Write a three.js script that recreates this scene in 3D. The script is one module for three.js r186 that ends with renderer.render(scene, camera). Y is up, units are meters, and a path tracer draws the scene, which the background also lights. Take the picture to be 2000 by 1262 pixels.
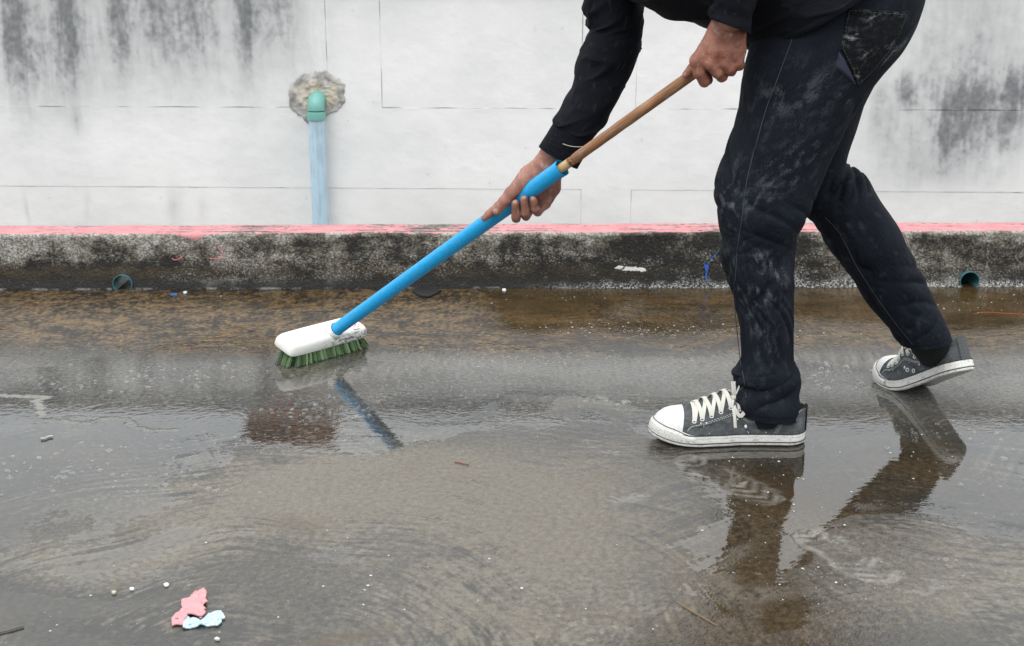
import * as THREE from 'three';
import { mergeGeometries, mergeVertices } from 'three/addons/utils/BufferGeometryUtils.js';
import { TessellateModifier } from 'three/addons/modifiers/TessellateModifier.js';
import { Brush, Evaluator, SUBTRACTION } from 'three-bvh-csg';

// ---------------------------------------------------------------- camera, sky, sun, exposure
const scene = new THREE.Scene();
const PITCH = Math.atan(701 / 2500), EYE = 0.88, F = 2500;           // focal length in photo pixels
const camera = new THREE.PerspectiveCamera(2 * Math.atan(631 / F) * 180 / Math.PI, 2000 / 1262, 0.05, 500);
camera.position.set(0, EYE, 0);
camera.rotation.set(-PITCH, 0, 0);
camera.focus = 2.55; camera.userData.fStop = 9;
scene.add(camera);

{ // overcast sky: brighter towards the zenith, faint cloud mottling
  const W = 256, H = 128, d = new Float32Array(W * H * 4);
  for (let j = 0; j < H; j++) for (let i = 0; i < W; i++) {
    const el = ((j + 0.5) / H - 0.5) * Math.PI, az = (i + 0.5) / W * Math.PI * 2, s = Math.max(0, Math.sin(el));
    const m = 1 + 0.06 * Math.sin(3 * az + 4 * el) * Math.cos(5 * el + 2 * az) + 0.04 * Math.sin(7 * az - 6 * el);
    const L = 2.25 * (1 + 1.7 * s) / 2.7 * m, k = (j * W + i) * 4, w = Math.pow(s, 0.7);
    d[k] = L * (0.885 + 0.12 * w); d[k + 1] = L * (0.985 + 0.02 * w); d[k + 2] = L * (1.085 - 0.10 * w); d[k + 3] = 1;
  }
  const t = new THREE.DataTexture(d, W, H, THREE.RGBAFormat, THREE.FloatType);
  t.mapping = THREE.EquirectangularReflectionMapping; t.magFilter = THREE.LinearFilter; t.needsUpdate = true;
  scene.background = t; scene.environment = t;
}
const sun = new THREE.DirectionalLight(new THREE.Color(1, 0.97, 0.93), 0.7);
sun.position.set(-2, 8, 3.5); sun.target.position.set(0, 0, -2.5);
sun.castShadow = true; sun.shadow.radius = 40; sun.shadow.mapSize.set(2048, 2048);
Object.assign(sun.shadow.camera, { left: -4, right: 4, top: 4, bottom: -4, near: 0.5, far: 20 });
scene.add(sun, sun.target);
const renderer = new THREE.WebGLRenderer({ antialias: true });
renderer.toneMapping = THREE.LinearToneMapping;
renderer.toneMappingExposure = 1.12;
renderer.shadowMap.enabled = true;

// ---------------------------------------------------------------- helpers
const V = (x, y, z) => new THREE.Vector3(x, y, z);
const clamp = (x, a = 0, b = 1) => Math.min(b, Math.max(a, x));
const sst = (a, b, x) => { const t = clamp((x - a) / (b - a)); return t * t * (3 - 2 * t); };
const mix = (a, b, t) => a + (b - a) * t;
const mix3 = (a, b, t) => [mix(a[0], b[0], t), mix(a[1], b[1], t), mix(a[2], b[2], t)];
function rng(seed) { let a = seed >>> 0; return () => { a = (a + 0x6D2B79F5) | 0; let t = Math.imul(a ^ (a >>> 15), 1 | a); t = (t + Math.imul(t ^ (t >>> 7), 61 | t)) ^ t; return ((t ^ (t >>> 14)) >>> 0) / 4294967296; }; }
const SP = Math.sin(PITCH), CP = Math.cos(PITCH);
// survey of the photograph: a sighted direction, and where it meets an upright plane at distance d or a level at height y
function sight(px, py) { return V(px - 1000, -F * SP - (py - 631) * CP, -F * CP + (py - 631) * SP); }
function at(px, py, d) { const r = sight(px, py); return r.multiplyScalar(d / -r.z).add(V(0, EYE, 0)); }
function onFloor(px, py, y = 0) { const r = sight(px, py); return r.multiplyScalar((EYE - y) / -r.y).add(V(0, EYE, 0)); }
const PERM = (() => { const r = rng(7), p = [...Array(256).keys()]; for (let i = 255; i > 0; i--) { const j = Math.floor(r() * (i + 1)); [p[i], p[j]] = [p[j], p[i]]; } return new Uint8Array([...p, ...p]); })();
const GX = new Float32Array(256), GY = new Float32Array(256);
for (let i = 0; i < 256; i++) { GX[i] = Math.cos(i * 2.399963); GY[i] = Math.sin(i * 2.399963); }
function noise(x, y) { // gradient noise, about -1..1
  const xi = Math.floor(x), yi = Math.floor(y), fx = x - xi, fy = y - yi, X = xi & 255, Y = yi & 255;
  const u = fx * fx * fx * (fx * (fx * 6 - 15) + 10), v = fy * fy * fy * (fy * (fy * 6 - 15) + 10);
  const X1 = (X + 1) & 255, a = PERM[PERM[X] + Y], b = PERM[PERM[X1] + Y], Y1 = (Y + 1) & 255, c = PERM[PERM[X] + Y1], d = PERM[PERM[X1] + Y1];
  const n0 = GX[a] * fx + GY[a] * fy, n1 = GX[b] * (fx - 1) + GY[b] * fy, n2 = GX[c] * fx + GY[c] * (fy - 1), n3 = GX[d] * (fx - 1) + GY[d] * (fy - 1);
  return 1.5 * (n0 + u * (n1 - n0) + v * ((n2 + u * (n3 - n2)) - (n0 + u * (n1 - n0))));
}
function fbm(x, y, o = 4) { let s = 0, a = 0.5; for (let i = 0; i < o; i++) { s += a * noise(x, y); x = x * 2.03 + 17.3; y = y * 2.03 - 9.1; a *= 0.5; } return s; }
function rnd2(x, y) { return PERM[(PERM[x & 255] + (y & 255)) & 255] / 255; }
const enc = c => { c = clamp(c); return 255 * (c <= 0.0031308 ? 12.92 * c : 1.055 * Math.pow(c, 1 / 2.4) - 0.055); };
const LUT = new Uint8Array(4097); for (let i = 0; i <= 4096; i++) LUT[i] = Math.round(enc(i / 4096));
const encq = c => LUT[(clamp(c) * 4096) | 0];
function tex(W, H, fn, srgb, wrap = THREE.MirroredRepeatWrapping) { // fn(u, v, put) -> [r, g, b] linear, or a number
  const d = new Uint8Array(W * H * 4);
  for (let j = 0; j < H; j++) for (let i = 0; i < W; i++) {
    const c = fn((i + 0.5) / W, (j + 0.5) / H, i, j), k = (j * W + i) * 4;
    if (typeof c === 'number') d[k] = d[k + 1] = d[k + 2] = clamp(c) * 255;
    else if (srgb) { d[k] = encq(c[0]); d[k + 1] = encq(c[1]); d[k + 2] = encq(c[2]); }
    else { d[k] = clamp(c[0]) * 255; d[k + 1] = clamp(c[1]) * 255; d[k + 2] = clamp(c[2]) * 255; }
    d[k + 3] = 255;
  }
  return asTex(d, W, H, srgb, wrap);
}
function asTex(d, W, H, srgb, wrap = THREE.MirroredRepeatWrapping) {
  const t = new THREE.DataTexture(d, W, H); t.wrapS = t.wrapT = wrap; t.magFilter = THREE.LinearFilter; t.minFilter = THREE.LinearMipmapLinearFilter; t.generateMipmaps = true;
  if (srgb) t.colorSpace = THREE.SRGBColorSpace;
  t.needsUpdate = true; return t;
}
const rgb = (r, g, b) => new THREE.Color().setRGB(r, g, b);
const std = o => new THREE.MeshPhysicalMaterial({ roughness: 0.8, metalness: 0, ...o });
const taken = {};
function numbered(n) { const k = taken[n] = (taken[n] ?? -1) + 1; return k ? `${n}_${String(k).padStart(3, '0')}` : n; }
function shade(o) { o.traverse(m => { if (m.isMesh) { m.castShadow = m.receiveShadow = true; } }); return o; }
function part(name, geo, mat, parent) { const m = new THREE.Mesh(geo, mat); m.name = name; m.castShadow = m.receiveShadow = true; parent.add(m); return m; }
function tag(o, label, category, group) { o.userData.label = label; o.userData.category = category; if (group) o.userData.group = group; return o; }
function thing(name, label, category, group) { const g = new THREE.Group(); g.name = numbered(name); scene.add(g); return tag(g, label, category, group); }
function single(name, geo, mat, label, category, group) { const m = part(numbered(name), geo, mat, scene); return tag(m, label, category, group); }
function structure(name, geo, mat) { const m = part(name, geo, mat, scene); m.userData.kind = 'structure'; return m; }

// a closed tube through rings of points, uv = (round, along); disp(u, v, p) moves a point along its normal
function loft(rings, { disp, capStart, capEnd, open } = {}) {
  const n = rings.length, m = rings[0].length, cols = open ? m : m + 1;
  const pos = new Float32Array(n * cols * 3), uv = new Float32Array(n * cols * 2), idx = [];
  for (let i = 0; i < n; i++) for (let j = 0; j < cols; j++) {
    const p = rings[i][j % m], k = i * cols + j;
    pos.set([p.x, p.y, p.z], k * 3); uv.set([j / (cols - 1), i / (n - 1)], k * 2);
    if (i < n - 1 && j < cols - 1) idx.push(k, k + 1, k + cols, k + 1, k + cols + 1, k + cols);
  }
  const g = new THREE.BufferGeometry();
  g.setAttribute('position', new THREE.BufferAttribute(pos, 3)); g.setAttribute('uv', new THREE.BufferAttribute(uv, 2)); g.setIndex(idx);
  const weld = () => {
    g.computeVertexNormals(); if (open) return; const N = g.attributes.normal;
    for (let i = 0; i < n; i++) { const a = i * cols, b = a + m, v = V(N.getX(a) + N.getX(b), N.getY(a) + N.getY(b), N.getZ(a) + N.getZ(b)).normalize(); N.setXYZ(a, v.x, v.y, v.z); N.setXYZ(b, v.x, v.y, v.z); }
  };
  weld();
  if (disp) {
    const P = g.attributes.position, N = g.attributes.normal, p = V();
    for (let k = 0; k < n * cols; k++) { p.fromBufferAttribute(P, k); const u = k % cols === m ? 0 : uv[k * 2], h = disp(u, uv[k * 2 + 1], p); P.setXYZ(k, p.x + h * N.getX(k), p.y + h * N.getY(k), p.z + h * N.getZ(k)); }
    weld();
  }
  const out = [g];
  const cap = (i, flip) => {
    const c = V(); for (let j = 0; j < m; j++) c.add(V().fromBufferAttribute(g.attributes.position, i * cols + j)); c.multiplyScalar(1 / m);
    const cp = [c.x, c.y, c.z], ci = [], cu = [0.5, i ? 1 : 0];
    for (let j = 0; j <= m; j++) { const q = V().fromBufferAttribute(g.attributes.position, i * cols + j % m); cp.push(q.x, q.y, q.z); cu.push(j / m, i ? 1 : 0); if (j < m) flip ? ci.push(0, j + 2, j + 1) : ci.push(0, j + 1, j + 2); }
    const cg = new THREE.BufferGeometry(); cg.setAttribute('position', new THREE.Float32BufferAttribute(cp, 3)); cg.setAttribute('uv', new THREE.Float32BufferAttribute(cu, 2)); cg.setIndex(ci); cg.computeVertexNormals(); out.push(cg);
  };
  if (capStart) cap(0, true); if (capEnd) cap(n - 1, false);
  return out.length > 1 ? mergeGeometries(out) : g;
}
const cat = (a, b, c, d, t) => 0.5 * (2 * b + (c - a) * t + (2 * a - 5 * b + 4 * c - d) * t * t + (3 * b - a - 3 * c + d) * t * t * t);
// rows of numbers interpolated smoothly to n rows
function smoothRows(rows, n) {
  const out = [], last = rows.length - 1;
  for (let i = 0; i < n; i++) { const s = i / (n - 1) * last, k = Math.min(last - 1, Math.floor(s)), t = s - k; out.push(rows[k].map((_, c) => cat(rows[Math.max(0, k - 1)][c], rows[k][c], rows[k + 1][c], rows[Math.min(last, k + 2)][c], t))); }
  return out;
}
// a limb or garment surveyed as rows [front x, front y, back x, back y, distance, half depth]
function limb(rows, n, m, opt = {}) {
  const rings = smoothRows(rows, n).map(([ax, ay, bx, by, d, h]) => {
    const a = at(ax, ay, d), b = at(bx, by, d), c = a.clone().add(b).multiplyScalar(0.5), e = b.sub(a).multiplyScalar(0.5), r = [];
    for (let j = 0; j < m; j++) { const th = -j / m * Math.PI * 2, ct = Math.cos(th), st = Math.sin(th), q = 0.92; r.push(c.clone().addScaledVector(e, -Math.sign(ct) * Math.abs(ct) ** q).add(V(0, 0, -Math.sign(st) * Math.abs(st) ** q * h))); }
    return r;
  });
  return loft(rings, opt);
}
function tube(pts, r, seg = 40, rad = 6) { return new THREE.TubeGeometry(new THREE.CatmullRomCurve3(pts), seg, r, rad); }
// flat ribbon of a given width and thickness through points with surface normals
function ribbon(pts, nrm, w, th) {
  const n = pts.length, pos = [], idx = [];
  for (let i = 0; i < n; i++) {
    const t = pts[Math.min(n - 1, i + 1)].clone().sub(pts[Math.max(0, i - 1)]).normalize(), s = t.clone().cross(nrm[i]).normalize(), nn = s.clone().cross(t).normalize();
    for (const [a, b] of [[-1, -0.4], [-0.8, -1], [0.8, -1], [1, -0.4], [1, 0.4], [0.8, 1], [-0.8, 1], [-1, 0.4]]) { const p = pts[i].clone().addScaledVector(s, a * w / 2).addScaledVector(nn, b * th / 2); pos.push(p.x, p.y, p.z); }
    if (i) for (let j = 0; j < 8; j++) { const a = (i - 1) * 8 + j, b = (i - 1) * 8 + (j + 1) % 8; idx.push(a, b, a + 8, b, b + 8, a + 8); }
  }
  for (const o of [0, (n - 1) * 8]) for (let j = 1; j < 7; j++) idx.push(o, o + j, o + j + 1);
  const g = new THREE.BufferGeometry(); g.setAttribute('position', new THREE.Float32BufferAttribute(pos, 3)); g.setIndex(idx); g.computeVertexNormals(); return g;
}
const bare = g => { const o = g.index ? g.toNonIndexed() : g.clone(); for (const k of Object.keys(o.attributes)) if (k !== 'position' && k !== 'normal') o.deleteAttribute(k); return o; };
const join = gs => mergeGeometries(gs.map(bare));
// surface of a distance field on a grid, one vertex in each cell the surface crosses
function surfaceNet(f, lo, hi, cell) {
  const nx = Math.ceil((hi.x - lo.x) / cell) + 1, ny = Math.ceil((hi.y - lo.y) / cell) + 1, nz = Math.ceil((hi.z - lo.z) / cell) + 1;
  const val = new Float32Array(nx * ny * nz), id = (i, j, k) => (k * ny + j) * nx + i, vert = new Int32Array(nx * ny * nz).fill(-1), pos = [], idx = [];
  for (let k = 0; k < nz; k++) for (let j = 0; j < ny; j++) for (let i = 0; i < nx; i++) val[id(i, j, k)] = f(lo.x + i * cell, lo.y + j * cell, lo.z + k * cell);
  const C = []; for (let c = 0; c < 8; c++) C.push([c & 1, (c >> 1) & 1, c >> 2]);
  const E = []; for (let a = 0; a < 8; a++) for (const b of [1, 2, 4]) if (!(a & b)) E.push([a, a | b]);
  for (let k = 0; k < nz - 1; k++) for (let j = 0; j < ny - 1; j++) for (let i = 0; i < nx - 1; i++) {
    let mask = 0; const v = C.map(([a, b, c], q) => { const x = val[id(i + a, j + b, k + c)]; if (x < 0) mask |= 1 << q; return x; });
    if (mask === 0 || mask === 255) continue;
    let x = 0, y = 0, z = 0, n = 0;
    for (const [a, b] of E) if ((v[a] < 0) !== (v[b] < 0)) { const t = v[a] / (v[a] - v[b]); x += mix(C[a][0], C[b][0], t); y += mix(C[a][1], C[b][1], t); z += mix(C[a][2], C[b][2], t); n++; }
    vert[id(i, j, k)] = pos.length / 3; pos.push(lo.x + (i + x / n) * cell, lo.y + (j + y / n) * cell, lo.z + (k + z / n) * cell);
  }
  const quad = (a, b, c, d, flip) => { if (Math.min(a, b, c, d) < 0) return; flip ? idx.push(a, c, b, a, d, c) : idx.push(a, b, c, a, c, d); };
  for (let k = 1; k < nz - 1; k++) for (let j = 1; j < ny - 1; j++) for (let i = 1; i < nx - 1; i++) {
    const s = val[id(i, j, k)] < 0;
    if (s !== val[id(i + 1, j, k)] < 0) quad(vert[id(i, j - 1, k - 1)], vert[id(i, j, k - 1)], vert[id(i, j, k)], vert[id(i, j - 1, k)], !s);
    if (s !== val[id(i, j + 1, k)] < 0) quad(vert[id(i - 1, j, k - 1)], vert[id(i - 1, j, k)], vert[id(i, j, k)], vert[id(i, j, k - 1)], !s);
    if (s !== val[id(i, j, k + 1)] < 0) quad(vert[id(i - 1, j - 1, k)], vert[id(i, j - 1, k)], vert[id(i, j, k)], vert[id(i - 1, j, k)], !s);
  }
  const g = new THREE.BufferGeometry(); g.setAttribute('position', new THREE.Float32BufferAttribute(pos, 3)); g.setIndex(idx); g.computeVertexNormals(); return g;
}
const bone = (a, b, ra, rb) => { const d = b.clone().sub(a), L2 = Math.max(1e-9, d.lengthSq()); return (x, y, z) => { const px = x - a.x, py = y - a.y, pz = z - a.z, t = clamp((px * d.x + py * d.y + pz * d.z) / L2), qx = px - d.x * t, qy = py - d.y * t, qz = pz - d.z * t; return Math.sqrt(qx * qx + qy * qy + qz * qz) - (ra + (rb - ra) * t); }; };
const smin = (a, b, k) => { const h = Math.max(k - Math.abs(a - b), 0) / k; return Math.min(a, b) - h * h * k / 4; };
const blend = (fs, k) => (x, y, z) => { let r = fs[0](x, y, z); for (let i = 1; i < fs.length; i++) r = smin(r, fs[i](x, y, z), k); return r; };

// ---------------------------------------------------------------- the roof floor: wet concrete
const FX0 = -1.75, FW = 3.5, FZ0 = -3.65, FD = 2.55;
{
  const W = 2048, H = 1536, col = new Uint8Array(W * H * 4), rou = new Uint8Array(W * H * 4), bum = new Uint8Array(W * H * 4);
  const spot = (px, py, rx, rz, k, turn = 0) => { const p = onFloor(px, py); return { x: p.x, z: p.z, rx, rz, k, c: Math.cos(turn), s: Math.sin(turn) }; };
  const sum = (list, x, z) => { let t = 0; for (const b of list) { const dx = x - b.x, dz = z - b.z, u = (dx * b.c + dz * b.s) / b.rx, v = (-dx * b.s + dz * b.c) / b.rz, q = u * u + v * v; if (q < 6) t += b.k * Math.exp(-q); } return t; };
  const still = [spot(1000, 760, 1.7, 0.23, 1), spot(120, 850, 0.45, 0.4, 0.9), spot(350, 760, 0.5, 0.16, 0.5), spot(1800, 860, 0.5, 0.34, 0.9), spot(620, 800, 0.16, 0.16, 0.6), spot(1560, 960, 0.12, 0.3, 0.6), spot(1480, 1080, 0.1, 0.25, 0.35), spot(60, 1200, 0.3, 0.1, 0.35), spot(1960, 1050, 0.2, 0.3, 0.4)];
  const slurryAndSheen = [spot(900, 960, 0.42, 0.26, 0.85), spot(620, 930, 0.26, 0.16, 0.6), spot(1150, 1050, 0.22, 0.3, 0.7), spot(250, 1080, 0.25, 0.12, 0.6), spot(1900, 1120, 0.2, 0.25, 0.5), spot(1180, 790, 0.12, 0.05, 0.7), spot(1150, 1230, 0.2, 0.07, 0.5), spot(760, 1180, 0.4, 0.12, 0.3), spot(760, 925, 0.2, 0.07, 0.9), spot(500, 1000, 0.3, 0.1, 0.4), spot(880, 720, 0.3, 0.09, 0.75), spot(1150, 720, 0.25, 0.06, 0.5), spot(250, 720, 0.45, 0.05, 0.45), spot(1650, 700, 0.4, 0.06, 0.5), spot(1450, 720, 0.25, 0.06, 0.45)];  // last five spots paint in reflection brightness over the dim water band
  const brown = [spot(1480, 1120, 0.1, 0.26, 0.9, 0.2), spot(1640, 1000, 0.12, 0.16, 0.7), spot(1500, 1240, 0.16, 0.08, 0.8), spot(1790, 900, 0.1, 0.12, 0.5), spot(1490, 960, 0.1, 0.12, 0.6), spot(650, 1250, 0.06, 0.015, 1), spot(640, 760, 0.1, 0.05, 0.5), spot(600, 1020, 0.04, 0.03, 0.7)];
  const wet = [spot(1040, 590, 0.12, 0.25, 1), spot(1250, 640, 0.3, 0.1, 0.8), spot(1200, 575, 0.25, 0.12, 0.6), spot(1600, 590, 0.6, 0.2, 0.7), spot(1900, 600, 0.4, 0.25, 0.8), spot(1060, 600, 0.08, 0.2, 0.6)];
  const redReflection = [spot(560, 800, 0.055, 0.10, 1), spot(660, 820, 0.05, 0.07, 0.6)];  // red tint painting the mirrored red into the floor colour
  const arcs = [[spot(430, 1330, 1, 1, 1), 0.85], [spot(1180, 700, 1, 1, 1), 0.5], [spot(1950, 1350, 1, 1, 1), 0.6]];
  // sole marks left in the slurry: [heel px, py, toe px, py, strength]
  const soles = [[1565, 1035, 1742, 1140, 1.6], [1010, 1115, 1160, 1160, 0.45], [1110, 1140, 1300, 1190, 0.55], [1110, 1225, 1240, 1262, 0.6], [1130, 775, 1245, 815, 0.5], [1330, 890, 1520, 985, 1.1], [2010, 1190, 1950, 1130, 0.5]].map(([a, b, c, d, k]) => { const p = onFloor(a, b), q = onFloor(c, d); return { p, q, k, L: Math.hypot(q.x - p.x, q.z - p.z) }; });
  // dried foam lines
  const foam = [[[0, 772], [55, 774], [92, 775], [70, 782], [78, 796], [84, 812]], [[95, 820], [170, 828], [200, 818], [245, 818], [262, 835], [300, 842], [340, 840]]].map(l => l.map(([a, b]) => onFloor(a, b)));
  const segDist = (x, z, a, b) => { const dx = b.x - a.x, dz = b.z - a.z, t = clamp(((x - a.x) * dx + (z - a.z) * dz) / (dx * dx + dz * dz)); return Math.hypot(x - a.x - dx * t, z - a.z - dz * t); };
  for (let j = 0; j < H; j++) for (let i = 0; i < W; i++) {
    const x = FX0 + (i + 0.5) / W * FW, z = FZ0 + (j + 0.5) / H * FD, d = -z;
    const wx = x + 0.05 * noise(x * 4, z * 4), wz = z + 0.05 * noise(x * 4 + 40, z * 4);
    const big = fbm(wx * 2.2, wz * 3, 4), mid = fbm(wx * 9, wz * 12, 3), fine = noise(x * 95, z * 95) * 0.6 + noise(x * 210, z * 210) * 0.4, spk = rnd2(i * 7 + (j >> 1) * 3, j * 13 + i);
    // sweeping marks of the bristles, circling the worker's reach
    let streak = 0, sw = 0;
    for (const [c, k] of arcs) { const dx = wx - c.x, dz = wz - c.z, r = Math.hypot(dx, dz), th = Math.atan2(dz, dx), w = k * Math.exp(-r * r * 1.2); streak += w * (0.65 * noise(r * 62, th * 4) + 0.55 * noise(r * 140, th * 6) + 0.4 * noise(r * 230 + 9, th * 9)); sw += w; }
    streak *= clamp(0.55 + 1.3 * noise(wx * 5 + 3, wz * 6)) / Math.max(0.4, sw);
    const band = sst(2.82, 3.02, d + 0.12 * big + 0.04 * mid);                 // the mossy strip along the kerb
    const wetBand = clamp(sum(wet, wx, wz) + 0.3 * big);
    const film = 0.22 + sum(still, wx, wz) * 0.8 - sum(slurryAndSheen, wx, wz) * 0.35 + 0.9 * big + 0.55 * mid + 0.3 * streak + 0.12 * fine;
    let sm = sst(0.36, 0.62, film), lipF = Math.exp(-(((film - 0.36) / 0.03) ** 2));   // depth of standing water and its edge // depth of standing water
    let sl = clamp(sum(slurryAndSheen, wx, wz) * 1.1 + 1.0 * fbm(wx * 2.6 + 5, wz * 3.2, 4) + 1.7 * streak + 0.35 * fine + 0.3 * (spk - 0.5) - 0.1) * (1 - 0.4 * sm);
    let br = clamp(sum(brown, wx, wz) * 1.1 + 0.5 * mid);
    sm *= 1 - 0.75 * band; sl *= 1 - band;
    let foamK = 0, pr = 0;
    for (const s of soles) {
      const ux = (s.q.x - s.p.x) / s.L, uz = (s.q.z - s.p.z) / s.L, a = ((x - s.p.x) * ux + (z - s.p.z) * uz) / s.L, b = (-(x - s.p.x) * uz + (z - s.p.z) * ux);
      if (a < -0.15 || a > 1.15 || Math.abs(b) > 0.07) continue;
      const hw = 0.042 * Math.sqrt(clamp(1 - (2 * a - 1) ** 4)) * (1 - 0.22 * Math.exp(-((a - 0.42) ** 2) / 0.02)), q = Math.abs(b) + 0.006 * noise(x * 60, z * 60) - hw;
      const rim = Math.exp(-(((q + 0.004) / 0.007) ** 2)), toe = (a > 0.6 || a < 0.22) ? sst(0.0, -0.02, q) * (0.55 + 0.45 * Math.sin(a * 60 + Math.abs(b) * 200)) : 0.15 * sst(0, -0.01, q);
      pr = Math.max(pr, s.k * (hw > 0 ? clamp((rim * 0.6 + toe * 0.7) * (0.6 + 1.1 * noise(x * 28 + 5, z * 28)) + 0.2 * toe) : 0));
    }
    foamK += pr;
    for (const l of foam) for (let k = 1; k < l.length; k++) { if (Math.abs(x - l[k].x) > 0.12 || Math.abs(z - l[k].z) > 0.12) continue; const q = segDist(x, z, l[k - 1], l[k]) + 0.007 * noise(x * 70, z * 70) + 0.004 * noise(x * 170, z * 170); foamK = Math.max(foamK, sst(0.011, 0.005, q) * (l === foam[0] ? 1 : 0.55)); }
    // floor colours: the matter, plus painted reflection brightness and mirrored red
    const mossy = clamp(0.42 + 1.1 * fbm(wx * 30, wz * 34, 5) + 0.5 * noise(x * 90, z * 90) + 0.9 * mid + 0.45 * fine);
    let c = mix3([0.062, 0.052, 0.038], [0.13, 0.108, 0.078], clamp(0.45 + 0.8 * mid + 0.5 * streak + 0.3 * fine));
    c = mix3(c, [0.05, 0.05, 0.048], clamp(0.45 - 0.9 * big));
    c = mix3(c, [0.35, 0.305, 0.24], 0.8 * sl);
    const siltAndSheen = Math.exp(-(((d - 2.68 - 0.06 * big) / 0.23) ** 2)) * (1 - band) * clamp(0.72 + 0.9 * big + 0.5 * mid + 0.25 * fine + 0.35 * (spk - 0.5)) * (1 - 0.8 * Math.exp(-(((x + 0.44) / 0.15) ** 2) - (((d - 2.7) / 0.14) ** 2)));   // pale sediment plus painted reflection brightness, thin where the brush is mirrored
    c = mix3(c, [0.36, 0.36, 0.345], 0.72 * clamp(siltAndSheen));
    c = mix3(c, [0.125, 0.075, 0.028], 0.8 * br * (0.7 + 0.5 * streak));
    const bc = mix3(mix3([0.03, 0.022, 0.014], [0.31, 0.20, 0.095], mossy), mix3([0.10, 0.06, 0.022], [0.21, 0.13, 0.05], clamp(0.5 + 1.2 * fbm(wx * 6, wz * 9, 3) + 0.6 * streak)), 0.8 * wetBand);
    c = mix3(c, mix3(bc, [0.05, 0.038, 0.018], 0.6 * wetBand * clamp(0.5 - 1.6 * fbm(wx * 4, wz * 7 + 3, 3))), band);
    const rdm = sum(redReflection, wx, wz), rd = rdm > 0.05 ? clamp(rdm * 1.3 + 1.2 * noise(x * 75, z * 60) - 0.75) : 0;
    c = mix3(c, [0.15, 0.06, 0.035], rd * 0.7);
    c = mix3(c, [0.42, 0.4, 0.35], clamp(foamK * 0.85));
    const t = 0.43 * (1 + 0.42 * fine + 0.34 * (spk - 0.5));
    c = [c[0] * t, c[1] * t, c[2] * t];
    const k4 = (j * W + i) * 4;
    col[k4] = encq(c[0]); col[k4 + 1] = encq(c[1]); col[k4 + 2] = encq(c[2]);
    const smooth = clamp(sm * 1.25 - 0.15 * sl - 0.5 * foamK + 0.5 * band * wetBand);
    const ro = mix(mix(0.3 + 0.2 * sl, 0.42, band * (1 - wetBand)), 0.035, sst(0.02, 0.6, smooth));
    rou[k4] = rou[k4 + 1] = rou[k4 + 2] = clamp(ro + 0.05 * fine + 0.25 * foamK) * 255;
    const ripple = 0.5 * noise(wx * 38, wz * 60) + 0.5 * noise(wx * 75 + 8, wz * 110);
    const gr = mix(1, 0.05, sst(0.05, 0.65, smooth));
    const h = 0.5 + 0.10 * (1 + 2.2 * clamp(rdm)) * ripple * mix(0.22 + 0.3 * Math.exp(-(((d - 2.85) / 0.1) ** 2)), 0.2, smooth) + gr * (0.06 * fine + 0.03 * streak + 0.17 * (spk - 0.5)) + 0.05 * sm + 0.03 * lipF + band * (1 - 0.7 * wetBand) * 0.22 * (mossy - 0.5) + 0.06 * big + 0.18 * foamK * (1 + fine);
    bum[k4] = bum[k4 + 1] = bum[k4 + 2] = clamp(h) * 255;
    col[k4 + 3] = rou[k4 + 3] = bum[k4 + 3] = 255;
  }
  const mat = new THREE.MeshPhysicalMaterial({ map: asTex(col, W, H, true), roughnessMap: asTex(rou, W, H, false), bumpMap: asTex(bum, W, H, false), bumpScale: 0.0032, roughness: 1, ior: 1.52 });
  const g = new THREE.PlaneGeometry(24, 16, 48, 32); g.rotateX(-Math.PI / 2); g.translate(0, 0, -3.6 + 8);
  const P = g.attributes.position, U = g.attributes.uv;
  for (let k = 0; k < P.count; k++) U.setXY(k, (P.getX(k) - FX0) / FW, (P.getZ(k) - FZ0) / FD);
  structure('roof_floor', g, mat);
  const low = new THREE.PlaneGeometry(300, 300); low.rotateX(-Math.PI / 2); low.translate(0, -0.6, 0);
  structure('ground', low, std({ color: rgb(0.22, 0.21, 0.2), roughness: 0.95 }));
}

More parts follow.
